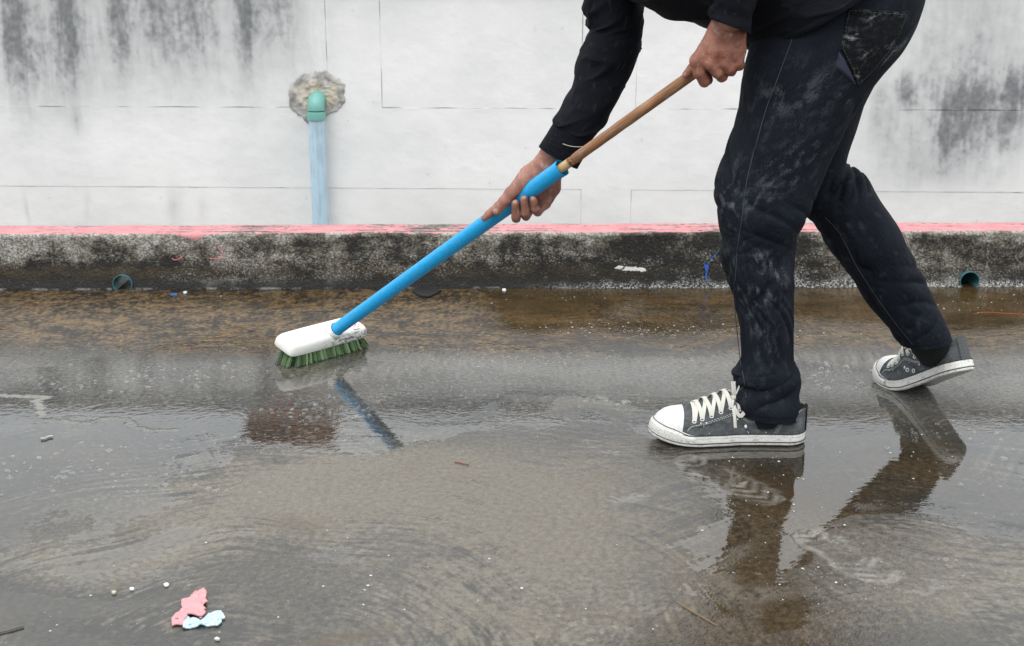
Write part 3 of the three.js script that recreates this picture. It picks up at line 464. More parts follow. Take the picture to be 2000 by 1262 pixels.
  const blueBump = tex(64, 512, (a, b) => 0.5 + 0.3 * noise(a * 5, b * 40) + 0.1 * noise(a * 30, b * 90));
  part('plastic_sleeve', toPole(loft(rr)), std({ map: tex(128, 1024, (a, b) => { const sc = noise(a * 40, b * 60) * 0.5 + noise(a * 12, b * 160) * 0.5, d = clamp(1.5 * fbm(a * 8, b * 50, 4) - 0.3); return mix3(mix3([0.004, 0.30, 0.62], [0.012, 0.37, 0.74], clamp(0.5 + sc)), [0.16, 0.24, 0.30], d * 0.45 + 0.35 * clamp(sc * 2 - 0.9)); }, true), roughness: 0.36, bumpMap: blueBump, bumpScale: 0.0006 }), B);
  const wr = []; for (let i = 0; i <= 120; i++) { const t = i / 120, ring = [], y = sleeveEnd * 0.9 + t * (poleLen + 0.004 - sleeveEnd * 0.9); const nick = Math.exp(-(((y - sleeveEnd - 0.035) / 0.008) ** 2)); for (let j = 0; j < 28; j++) { const th = -j / 28 * 2 * Math.PI, rad = 0.0100 + 0.0005 * noise(t * 14, Math.cos(th)) - nick * 0.0035 * clamp(Math.sin(th - 0.6)) - (y < sleeveEnd + 0.034 ? 0.0008 : 0); ring.push(V(Math.cos(th) * rad, y, Math.sin(th) * rad)); } wr.push(ring); }
  const wood = tex(256, 1024, (a, b) => { const y = b * 0.75, g = noise(a * 26 + 0.5 * noise(a * 6, b * 9), b * 9) * 0.6 + noise(a * 60, b * 22) * 0.4, pat = fbm(a * 4, b * 14, 3); let c = mix3([0.19, 0.08, 0.035], [0.43, 0.24, 0.125], clamp(0.5 + 0.6 * g + 0.5 * pat)); c = mix3(c, [0.28, 0.105, 0.03], clamp(0.4 + 1.5 * noise(a * 3 + 7, b * 8) ) * 0.55); c = mix3(c, [0.45, 0.42, 0.4], clamp(-1.2 * pat + 0.5 * g - 0.25) * 0.8); const raw = sst(0.195, 0.185, b + 0.006 * g); c = mix3(c, mix3([0.50, 0.33, 0.14], [0.60, 0.43, 0.22], clamp(0.5 + g)), raw); const kn = Math.exp(-(((b - 0.203) / 0.012) ** 2)) * clamp(0.6 + 1.6 * noise(a * 9, b * 90)); return mix3(c, [0.02, 0.015, 0.012], clamp(kn)); }, true);
  part('wooden_handle', toPole(loft(wr, { capStart: true, capEnd: true })), std({ map: wood, roughness: 0.55 }), B);
}

// ---------------------------------------------------------------- the worker
const person = thing('person', 'person in dark sweatshirt, dusty black jeans and canvas sneakers bending to scrub with both hands', 'person');
const skinTex = tex(512, 512, (u, v) => 0.5 + 0.28 * Math.abs(noise(u * 40, v * 14)) + 0.2 * noise(u * 60, v * 60) - 0.2 * Math.abs(noise(u * 22 + 5, v * 40)), false, THREE.RepeatWrapping);
{
  // joints
  const hip = [at(1640, 30, 2.37), at(1630, 30, 2.52)], knee = [at(1487, 400, 2.335), at(1605, 370, 2.5)], ankle = [at(1500, 800, 2.315), V(0.862, 0.13, -2.505)];
  const ball = [at(1330, 862, 2.31), V(0.866, 0.105, -2.515)];
  const pel = at(1635, 0, 2.445), waist = at(1570, -60, 2.445), chest = at(1390, -190, 2.445), neck = at(1255, -290, 2.445), skull = at(1140, -345, 2.445);
  const shL = at(1275, -240, 2.31), shR = at(1235, -190, poleAt(1030).z * -1 + 0.1), elL = at(1470, -150, 2.2), wrL = at(1428, 40, 2.25), elR = at(1202, 30, poleAt(1030).z * -1 + 0.075);
  const fs = [bone(pel, waist, 0.11, 0.10), bone(waist, chest, 0.10, 0.125), bone(chest, neck, 0.12, 0.07), bone(neck, skull, 0.055, 0.06), bone(skull, skull.clone().add(V(-0.02, 0.03, 0)), 0.09, 0.092), bone(skull.clone().add(V(-0.05, -0.06, 0)), skull.clone().add(V(-0.04, -0.04, 0)), 0.05, 0.06),
    bone(skull.clone().add(V(-0.105, -0.012, 0)), skull.clone().add(V(-0.113, -0.03, 0)), 0.012, 0.016), bone(shL.clone().lerp(shR, 0.15), shR.clone().lerp(shL, 0.1), 0.045, 0.045), bone(shL, elL, 0.04, 0.03), bone(elL, wrL, 0.03, 0.023), bone(shR, elR, 0.036, 0.026), bone(elR, at(1166, 172, poleAt(1030).z * -1 + 0.04), 0.026, 0.026), bone(at(1166, 172, poleAt(1030).z * -1 + 0.04), at(1090, 297, poleAt(1030).z * -1 + 0.012), 0.026, 0.022)];
  for (const s of [-1, 1]) fs.push(bone(skull.clone().add(V(0.01, 0, s * 0.092)), skull.clone().add(V(0.012, 0.025, s * 0.095)), 0.012, 0.014));
  for (let k = 0; k < 2; k++) fs.push(bone(hip[k], knee[k], 0.062, 0.038), bone(knee[k], ankle[k], 0.036, 0.022), bone(ankle[k], ball[k], 0.015, 0.008));
  const box = new THREE.Box3(); for (const p of [...hip, ...knee, ...ankle, ...ball, pel, chest, neck, skull, shL, shR, elL, wrL, elR]) box.expandByPoint(p); box.expandByScalar(0.16); box.expandByPoint(at(1080, 300, 2.5));
  const trunk = surfaceNet(blend(fs, 0.03), box.min, box.max, 0.0125);
  // hands: palm and thumb base as one mass, each finger a chain of its own
  function hand(ox, oy, sc, depth, palm, thumb, fingers, nails, tint) {
    const q = ([x, y, z]) => at(ox + x / sc, oy + y / sc, depth - z / 1000);
    const chain = (c, k) => { const o = []; for (let i = 1; i < c.length; i++) o.push(bone(q(c[i - 1]), q(c[i]), c[i - 1][3] / 1000, c[i][3] / 1000)); return blend(o, k); };
    const P = blend(palm.map(c => chain(c, 0.006)), 0.012), T = chain(thumb, 0.004), Fs = fingers.map(c => chain(c, 0.003));
    const f = (x, y, z) => { let d = smin(P(x, y, z), T(x, y, z), 0.009), e = 1; for (const g of Fs) { const v = g(x, y, z); e = Math.min(e, v); } return smin(d, e, 0.0045) + 0.0006 * noise(x * 160 + z * 50, y * 160); };
    const b = new THREE.Box3(); for (const c of [...palm, thumb, ...fingers]) for (const p of c) b.expandByPoint(q(p)); b.expandByScalar(0.032);
    const g = surfaceNet(f, b.min, b.max, 0.0026);
    const np = nails.map(n => [q(n), n[3] / 1000]), Pn = g.attributes.position, col = [], p = V();
    for (let k = 0; k < Pn.count; k++) {
      p.fromBufferAttribute(Pn, k);
      const bl = fbm(p.x * 60, p.y * 60 + p.z * 30, 3), dust = clamp(1.6 * fbm(p.x * 110 + 4, p.y * 70, 3) - 0.28);
      let c = mix3([0.235, 0.092, 0.062], [0.385, 0.18, 0.128], clamp(0.5 + 1.1 * bl)); c = c.map((v, i) => v * tint[i]);
      c = mix3(c, [0.52, 0.46, 0.42], dust * 0.8);
      for (const [n, r] of np) { const d = p.distanceTo(n); if (d < r) c = mix3(c, [0.46, 0.28, 0.215], 0.75 * sst(r, r * 0.75, d)); }
      col.push(...c);
    }
    g.setAttribute('color', new THREE.Float32BufferAttribute(col, 3)); return g;
  }
  const dR = -poleAt(1030).z, dL = -poleAt(1400).z;
  const handR = hand(900, 250, 6.01, dR,
    [[[1190, 100, -12, 27], [1080, 310, -14, 25], [1000, 450, -18, 24]], [[1000, 420, -16, 22], [800, 560, -18, 20], [600, 760, -22, 13]], [[1020, 450, -24, 18], [850, 700, -32, 15], [690, 900, -34, 11]], [[1060, 460, -26, 18], [950, 720, -34, 15], [830, 930, -36, 11]], [[1100, 480, -24, 17], [1070, 700, -30, 17], [990, 880, -30, 13]]],
    [[960, 500, -10, 19], [760, 620, -4, 16.5], [590, 765, 4, 13], [505, 870, 11, 11.5], [425, 975, 15, 9.2]],
    [[[590, 790, -22, 11.5], [430, 930, -22, 9.5], [330, 1010, -18, 8], [275, 1065, -14, 6.5]],
     [[680, 910, -34, 10.5], [650, 1060, -14, 9], [645, 1040, 12, 8.8], [640, 885, 24, 7.6]],
     [[820, 940, -36, 10.5], [765, 1035, -12, 9], [755, 1000, 16, 8.8], [742, 835, 25, 7.8]],
     [[980, 890, -30, 11], [900, 985, -10, 9], [870, 950, 14, 8.4], [848, 840, 23, 7.4]]],
    [[640, 865, 33, 6], [742, 810, 34, 6], [846, 815, 31, 5.6], [405, 975, 24, 6.5]], [1, 1, 1]);
  const handL = hand(1280, 20, 7.425, dL,
    [[[1050, 60, 22, 27], [1030, 250, 24, 25]], [[900, 330, 20, 19], [760, 560, 22, 16], [600, 730, 22, 12.5]], [[980, 340, 26, 19], [880, 580, 30, 16], [800, 765, 31, 12]], [[1080, 360, 26, 19], [1050, 580, 30, 16], [1010, 755, 31, 12]], [[1170, 380, 20, 18], [1190, 580, 24, 15], [1190, 745, 24, 11.5]]],
    [[830, 520, 4, 17], [660, 720, -8, 13], [540, 840, -16, 9], [440, 935, -18, 6.8]],
    [[[600, 740, 22, 12], [640, 900, 20, 11], [710, 1035, 10, 10], [760, 1010, -14, 9], [740, 900, -26, 8]],
     [[800, 775, 31, 11.5], [900, 900, 26, 10.5], [965, 965, 12, 9.6], [950, 930, -14, 9], [900, 840, -24, 8]],
     [[1010, 765, 31, 11.5], [1070, 840, 28, 10.5], [1100, 878, 14, 9.4], [1070, 830, -12, 9], [1020, 760, -22, 8]],
     [[1190, 755, 24, 11], [1215, 790, 20, 9.6], [1215, 805, 8, 8.8], [1170, 740, -12, 8]]],
    [[425, 925, -12, 4]], [1.03, 0.92, 0.88]);
  const tint = []; for (let k = 0; k < trunk.attributes.position.count; k++) tint.push(0.36, 0.17, 0.12);
  trunk.setAttribute('color', new THREE.Float32BufferAttribute(tint, 3));
  const all = mergeGeometries([trunk, handR, handL]), P = all.attributes.position, uv = [];
  for (let k = 0; k < P.count; k++) uv.push((P.getX(k) + P.getZ(k) * 0.5) * 9, P.getY(k) * 9);
  all.setAttribute('uv', new THREE.Float32BufferAttribute(uv, 2));
  part('body', all, std({ vertexColors: true, roughness: 0.52, bumpMap: skinTex, bumpScale: 0.0015 }), person);
  for (const s of [-1, 1]) { const e = new THREE.SphereGeometry(0.012, 18, 12); e.translate(skull.x - 0.088, skull.y + 0.006, skull.z + s * 0.034); part('eye', e, std({ color: rgb(0.05, 0.04, 0.035), roughness: 0.15 }), person); }
  // hair, short and dark
  const hg = surfaceNet((x, y, z) => { const dx = x - skull.x - 0.012, dy = y - skull.y - 0.022, dz = z - skull.z, r = Math.hypot(dx, dy, dz); return Math.max(r - 0.108 - 0.003 * noise(x * 90, y * 90 + z * 60), -(dx * 0.75 + dy) - 0.02); }, skull.clone().subScalar(0.15), skull.clone().addScalar(0.15), 0.008);
  part('hair', hg, std({ color: rgb(0.012, 0.011, 0.01), roughness: 0.8 }), person);

  // ---- jeans
  const ridge = (x, y) => { const n = 1 - Math.abs(noise(x, y)); return n * n * n * n * n; };
  const near = [[1530, -60, 1745, -130, 2.4, 0.10], [1500, 0, 1800, -40, 2.385, 0.125], [1472, 66, 1789, 38, 2.375, 0.125], [1459, 112, 1760, 95, 2.37, 0.122], [1451, 155, 1716, 148, 2.365, 0.116], [1446, 198, 1682, 194, 2.36, 0.108], [1437, 240, 1654, 243, 2.355, 0.102], [1423, 283, 1631, 289, 2.35, 0.096], [1408, 327, 1611, 333, 2.345, 0.091], [1398, 360, 1597, 364, 2.34, 0.087], [1397, 390, 1587, 394, 2.335, 0.083], [1401, 420, 1575, 422, 2.33, 0.079], [1405, 445, 1562, 447, 2.33, 0.075], [1411, 472, 1554, 474, 2.33, 0.071], [1411, 502, 1551, 505, 2.33, 0.068], [1422, 546, 1552, 548, 2.325, 0.065], [1432, 573, 1551, 575, 2.325, 0.062], [1439, 600, 1551, 602, 2.32, 0.059], [1444, 640, 1549, 640, 2.32, 0.056], [1446, 690, 1547, 690, 2.32, 0.055], [1438, 719, 1555, 716, 2.315, 0.058], [1432, 730, 1561, 738, 2.315, 0.06], [1440, 752, 1557, 764, 2.315, 0.058], [1432, 777, 1561, 788, 2.313, 0.062], [1440, 801, 1559, 814, 2.311, 0.06]];
  const far = [[1535, -60, 1745, -120, 2.5, 0.1], [1500, 0, 1765, -20, 2.51, 0.12], [1482, 80, 1738, 85, 2.515, 0.118], [1488, 150, 1712, 148, 2.515, 0.108], [1502, 210, 1684, 206, 2.512, 0.1], [1516, 262, 1667, 252, 2.51, 0.094], [1530, 312, 1652, 292, 2.507, 0.088], [1541, 368, 1648, 315, 2.505, 0.083], [1552, 405, 1668, 327, 2.5, 0.08], [1576, 424, 1692, 349, 2.5, 0.078], [1603, 453, 1715, 385, 2.5, 0.076], [1631, 498, 1746, 432, 2.5, 0.075], [1659, 536, 1767, 474, 2.5, 0.072], [1680, 567, 1787, 508, 2.5, 0.069], [1704, 602, 1806, 546, 2.5, 0.066], [1725, 630, 1825, 590, 2.5, 0.063], [1746, 655, 1843, 626, 2.5, 0.061], [1757, 674, 1858, 656, 2.5, 0.06]];
  const folds = (seed, fold) => (u, v, p) => {
    const up = u > 0.5 ? 1 - u : u, side = Math.sin(u * Math.PI * 2) * 0.6;
    let h = 0.0025 * noise(up * 3 + seed, v * 6 + side);
    for (const [c, w, a, fu, fv, slant] of fold) { const k = Math.exp(-(((v - c) / w) ** 2)); if (k > 0.02) h += a * k * (ridge(up * fu + side + seed + 3 * c, v * fv + slant * up + seed * 2) - 0.3) * (0.55 + 0.9 * noise(up * 4 + seed + 9, v * 11)); }
    return h + 0.0012 * sst(0.975, 0.98, v);
  };
  const nearG = limb(near, 300, 120, { disp: folds(2.3, [[0.10, 0.08, 0.007, 3.5, 9, 7], [0.30, 0.12, 0.007, 2.6, 12, -8], [0.46, 0.07, 0.010, 3.2, 13, -5], [0.60, 0.08, 0.011, 2.8, 15, 7], [0.74, 0.08, 0.011, 3, 13, -9], [0.905, 0.065, 0.018, 2.8, 15, 5]]) });
  const farG = limb(far, 260, 110, { disp: folds(7.1, [[0.2, 0.1, 0.005, 3, 9, 4], [0.47, 0.07, 0.019, 3.2, 17, 7], [0.64, 0.08, 0.015, 3, 13, 5], [0.80, 0.07, 0.012, 2.6, 12, -4], [0.94, 0.05, 0.008, 3, 14, 3]]) });
  const twill = tex(512, 512, (u, v) => 0.5 + 0.2 * noise(u * 130, v * 130) + 0.2 * noise(u * 60, v * 60) + 0.2 * noise(u * 22, v * 30));
  // dust rubbed on the cloth: [photo x, y, spread across, spread along, strength, slant]
  function cloth(rows, smears, seed) {
    const find = (px, py) => { // (u, v) on the camera side of the leg
      let best = [9e9, 0, 0]; const R = smoothRows(rows, 200); R.forEach(([ax, ay, bx, by], i) => { const ex = bx - ax, ey = by - ay, L2 = ex * ex + ey * ey, t = ((px - ax) * ex + (py - ay) * ey) / L2, d = Math.abs((px - ax) * ey - (py - ay) * ex) / Math.sqrt(L2); if (d < best[0]) best = [d, Math.acos(clamp(1 - 2 * t, -1, 1)) / (2 * Math.PI), i / 199]; }); return best; };
    const S = smears.map(([px, py, a, b, k, sl]) => { const f = find(px, py); return [f[1], f[2], a, b, k, sl]; });
    return tex(1024, 1024, (u, v) => {
      const base = 0.5 + 0.5 * fbm(u * 10 + seed, v * 12, 4), weave = noise(u * 240, v * 340), scr = noise(u * 60 + v * 90, v * 14), up = u > 0.5 ? 1 - u : u;
      let c = mix3([0.0036, 0.0051, 0.0082], [0.0138, 0.0178, 0.0265], clamp(base * 0.9 - 0.1 + 0.25 * weave));
      let k = 0.035 * sst(0.2, 0.5, fbm(u * 22 + seed, v * 30, 4));
      for (const [a, b, ra, rb, s, sl] of S) { const x = (up - a) / ra + sl * (v - b) / rb, y = (v - b) / rb, q = x * x + y * y; if (q < 5) k += 0.72 * s * Math.exp(-q) * clamp(-0.08 + 1.9 * fbm(u * 26 + sl * v * 12, v * 30 + seed, 5) + 0.9 * clamp(noise(u * 50 + sl * v * 60, v * 16 + seed) - 0.35) + 0.35 * weave); }
      const f = noise(u * 330 + 9, v * 400); if (f > 0.93) k += 0.25;
      return mix3(c, [0.31, 0.33, 0.345], clamp(k));
    }, true);
  }
  const nearMap = cloth(near, [[1700, 95, 0.05, 0.03, 1.0, 0.6], [1690, 40, 0.03, 0.01, 0.7, 0], [1665, 55, 0.03, 0.02, 0.6, 0.3], [1670, 110, 0.02, 0.03, 0.9, 0.5], [1560, 190, 0.05, 0.05, 0.34, 0.3], [1500, 175, 0.06, 0.05, 0.28, 0], [1630, 175, 0.03, 0.015, 0.6, -0.3], [1520, 320, 0.08, 0.06, 0.42, 0.6], [1470, 370, 0.05, 0.05, 0.36, 0.4], [1415, 380, 0.07, 0.07, 0.5, 0], [1480, 490, 0.05, 0.022, 0.85, -0.6], [1500, 520, 0.06, 0.03, 0.5, -0.5], [1480, 560, 0.07, 0.05, 0.5, 0.3], [1470, 620, 0.08, 0.03, 0.45, -0.3], [1430, 540, 0.06, 0.08, 0.35, 0], [1490, 660, 0.09, 0.04, 0.25, 0.5], [1480, 740, 0.09, 0.04, 0.12, 0]], 3);
  const farMap = cloth(far, [[1700, 560, 0.03, 0.02, 0.4, 0.3], [1640, 430, 0.05, 0.03, 0.2, 0.2], [1760, 620, 0.1, 0.05, 0.1, 0.4]], 8);
  const denim = m => std({ map: m, bumpMap: twill, bumpScale: 0.0022, roughness: 0.85, specularIntensity: 0.3, side: THREE.DoubleSide });
  const J = new THREE.Group(); J.name = 'jeans'; person.add(J);
  const legN = part('trouser_leg', nearG, denim(nearMap), J), legF = part('trouser_leg', farG, denim(farMap), J);
  // projecting onto the cloth for pocket and seams
  const ray = new THREE.Raycaster();
  const on = (mesh, px, py, d0, lift) => { const p = at(px, py, d0); ray.set(V(p.x, p.y, -1.6), V(0, 0, -1)); const h = ray.intersectObject(mesh, false)[0]; return h ? h.point.clone().addScaledVector(h.face.normal.clone().setZ(Math.abs(h.face.normal.z)).normalize(), lift) : null; };
  legN.updateMatrixWorld(); legF.updateMatrixWorld();
  const thread = std({ color: rgb(0.035, 0.04, 0.046), roughness: 0.8 });
  const seam = (mesh, pts, d0, r = 0.0009) => { const c = new THREE.CatmullRomCurve3(pts.map(([a, b]) => V(a, b, 0))), P = c.getPoints(60).map(q => on(mesh, q.x, q.y, d0, 0.0004)).filter(Boolean); return tube(P, r, 160, 5); };
  part('side_seam', seam(legN, [[1553, 70], [1527, 140], [1500, 215], [1478, 290], [1461, 350], [1449, 430], [1443, 500], [1440, 560], [1443, 620], [1452, 690], [1455, 740], [1459, 780]], 2.26), thread, J);
  part('side_seam', seam(legF, [[1612, 425], [1640, 455], [1672, 515], [1700, 560], [1735, 610], [1765, 650], [1790, 680]], 2.43), thread, J);
  const patch = (poly, lift, n = 22, sewn = (i, j) => true) => { // cloth sewn on top: a sheet following the leg
    const [a, b, c, d] = poly, pos = [], idx = [], uv = [];
    for (let i = 0; i <= n; i++) for (let j = 0; j <= n; j++) { const s = i / n, t = j / n, px = mix(mix(a[0], b[0], s), mix(d[0], c[0], s), t), py = mix(mix(a[1], b[1], s), mix(d[1], c[1], s), t); const e = Math.min(i, j, n - i, n - j) === 0 && sewn(i, j) ? -0.001 : lift; const q = on(legN, px, py, 2.26, e) || at(px, py, 2.4); pos.push(q.x, q.y, q.z); uv.push(s, t); if (i < n && j < n) { const k = i * (n + 1) + j; idx.push(k, k + 1, k + n + 1, k + 1, k + n + 2, k + n + 1); } }
    const g = new THREE.BufferGeometry(); g.setAttribute('position', new THREE.Float32BufferAttribute(pos, 3)); g.setAttribute('uv', new THREE.Float32BufferAttribute(uv, 2)); g.setIndex(idx); g.computeVertexNormals(); return g;
  };
  const pm = tex(256, 256, (u, v) => { const s = fbm(u * 9, v * 9, 4), sc = noise(u * 70 + v * 40, v * 20), sm = Math.exp(-(((u - 0.12) / 0.14) ** 2) - (((v - 0.72) / 0.16) ** 2)) + 0.6 * Math.exp(-(((u - 0.4) / 0.12) ** 2) - (((v - 0.25) / 0.14) ** 2)) + 0.45 * Math.exp(-(((u - 0.75) / 0.2) ** 2) - (((v - 0.1) / 0.1) ** 2)); return mix3(mix3([0.0035, 0.0045, 0.006], [0.0125, 0.0145, 0.018], clamp(0.5 + s)), [0.36, 0.38, 0.39], clamp(0.8 * sm * (0.1 + 1.8 * s + 0.5 * sc) + 0.06 * sst(0.3, 0.6, s + 0.3 * sc))); }, true);
  const pk = part('back_pocket', patch([[1653, 13], [1780, 24], [1762, 84], [1637, 96]], 0.0035, 22, (i, j) => j !== 22), std({ map: pm, roughness: 0.85, specularIntensity: 0.3, side: THREE.DoubleSide, bumpMap: twill, bumpScale: 0.003 }), J);
  part('pocket_point', patch([[1637, 96], [1762, 84], [1705, 152], [1679, 173]], 0.0035, 22, (i, j) => j !== 0), std({ map: pm, roughness: 0.85, specularIntensity: 0.3, side: THREE.DoubleSide, bumpMap: twill, bumpScale: 0.003 }), J);
  part('pocket_lining', patch([[1635, 99], [1642, 110], [1677, 172], [1626, 130]], 0.0042, 8), std({ color: rgb(0.024, 0.025, 0.05), roughness: 0.8, side: THREE.DoubleSide }), J).userData.label = 'violet corner of lining showing beside the back pocket';
  const stitch = std({ color: rgb(0.055, 0.06, 0.06), roughness: 0.8 });
  const dash = pts => { const c = new THREE.CatmullRomCurve3(pts.map(([a, b]) => V(a, b, 0)), false, 'catmullrom', 0), out = [], n = Math.round(c.getLength() / 4.5); for (let k = 0; k < n; k++) { const a = c.getPoint(k / n), b = c.getPoint((k + 0.6) / n), p = on(legN, a.x, a.y, 2.26, 0.0042), q = on(legN, b.x, b.y, 2.26, 0.0042); if (p && q) out.push(tube([p, q], 0.0006, 1, 4)); } return join(out); };
  part('pocket_stitching', dash([[1656, 19], [1778, 30], [1757, 86], [1703, 147], [1680, 166], [1642, 94], [1656, 19]]), stitch, J);
  // wrinkle of the second sock
  // ---- sweatshirt
  const fleece = tex(512, 512, (u, v) => 0.5 + 0.25 * noise(u * 120, v * 120) + 0.2 * noise(u * 50, v * 50) + 0.2 * noise(u * 9, v * 14));
  const jersey = (r0) => std({ map: tex(512, 512, (u, v) => { const k = 0.5 + 0.6 * fbm(u * 8 + r0, v * 12, 4), l = clamp(1.4 * fbm(u * 30 + r0, v * 14, 4) - 0.33); return mix3(mix3([0.004, 0.0045, 0.007], [0.010, 0.011, 0.016], clamp(k)), [0.10, 0.10, 0.11], l * 0.4); }, true), bumpMap: fleece, bumpScale: 0.0018, roughness: 0.9, specularIntensity: 0.3, side: THREE.DoubleSide });
  const S = new THREE.Group(); S.name = 'sweatshirt'; person.add(S);
  const torso = [[1462, 98, 1752, -88, 2.445, 0.216], [1455, 90, 1748, -98, 2.445, 0.219], [1442, 80, 1738, -118, 2.445, 0.214], [1412, 64, 1705, -170, 2.445, 0.205], [1370, 50, 1640, -250, 2.445, 0.2], [1310, 36, 1550, -330, 2.445, 0.2], [1250, 10, 1450, -385, 2.445, 0.2], [1195, -40, 1370, -410, 2.445, 0.195], [1165, -120, 1310, -405, 2.445, 0.17], [1175, -210, 1280, -370, 2.445, 0.1], [1190, -255, 1272, -345, 2.445, 0.062]];
  const dC = dR + 0.012;
  const armR = [[1052, 286, 1128, 329, dC, 0.041], [1068, 261, 1142, 304, dC + 0.004, 0.042], [1080, 241, 1156, 279, dC + 0.01, 0.043], [1078, 232, 1166, 262, dC + 0.013, 0.047], [1104, 200, 1190, 230, dC + 0.02, 0.049], [1117, 157, 1213, 184, dC + 0.03, 0.053], [1121, 137, 1226, 160, dC + 0.036, 0.055], [1131, 101, 1243, 120, dC + 0.045, 0.057], [1144, 76, 1252, 92, dC + 0.05, 0.058], [1153, 59, 1255, 66, dC + 0.055, 0.058], [1148, 44, 1256, 40, dC + 0.058, 0.058], [1145, 0, 1257, 4, dC + 0.065, 0.06], [1148, -80, 1268, -60, dC + 0.08, 0.065], [1160, -160, 1290, -130, dC + 0.09, 0.07], [1190, -230, 1320, -200, dC + 0.08, 0.06]];
  const armL = [[1388, 38, 1466, 66, 2.25, 0.042], [1391, 15, 1470, 32, 2.247, 0.044], [1398, -20, 1480, -8, 2.242, 0.047], [1410, -80, 1505, -75, 2.225, 0.052], [1418, -130, 1535, -165, 2.205, 0.056], [1385, -165, 1470, -265, 2.22, 0.06], [1315, -178, 1370, -318, 2.25, 0.068], [1240, -165, 1275, -345, 2.29, 0.08], [1195, -170, 1215, -350, 2.36, 0.085], [1180, -200, 1195, -340, 2.42, 0.06]];
  const F1 = (seed, a, fq) => (u, v) => { const up = u > 0.5 ? 1 - u : u, side = Math.sin(u * 2 * Math.PI) * 0.5, k = sst(0.0, 0.05, v); return k * a * (ridge(up * 2.4 + seed + side, v * fq - 5 * up + seed) - 0.35) * (0.5 + noise(up * 4 + seed, v * 7)) + k * a * 0.4 * noise(up * 4 + seed, v * 9 + side); };
  const jm = jersey(1);
  part('sweater_body', limb(torso, 160, 120, { disp: (u, v) => { const th = u * 2 * Math.PI; return sst(0.05, 0.12, v) * 0.006 * (ridge(Math.cos(th) * 1.4 + v * 3, v * 6 + Math.sin(th)) - 0.35); } }), jm, S);
  const slR = part('sleeve', limb(armR.slice(2), 180, 90, { disp: F1(4.2, 0.010, 9) }), jersey(5), S); part('cuff', limb(armR.slice(0, 3), 30, 90), jm, slR);
  const slL = part('sleeve', limb(armL, 120, 90, { disp: F1(9.6, 0.008, 6) }), jersey(9), S);
  slR.updateMatrixWorld();
  const hair1 = on(slR, 1100, 283, 2.45, 0.002) || at(1100, 283, 2.44);
  part('loose_thread', tube([at(1099, 281, dC - 0.043), at(1112, 285, dC - 0.047), at(1128, 287, dC - 0.05), at(1143, 286, dC - 0.046)], 0.0007, 20, 5), std({ color: rgb(0.6, 0.55, 0.42), roughness: 0.6 }), S);
}

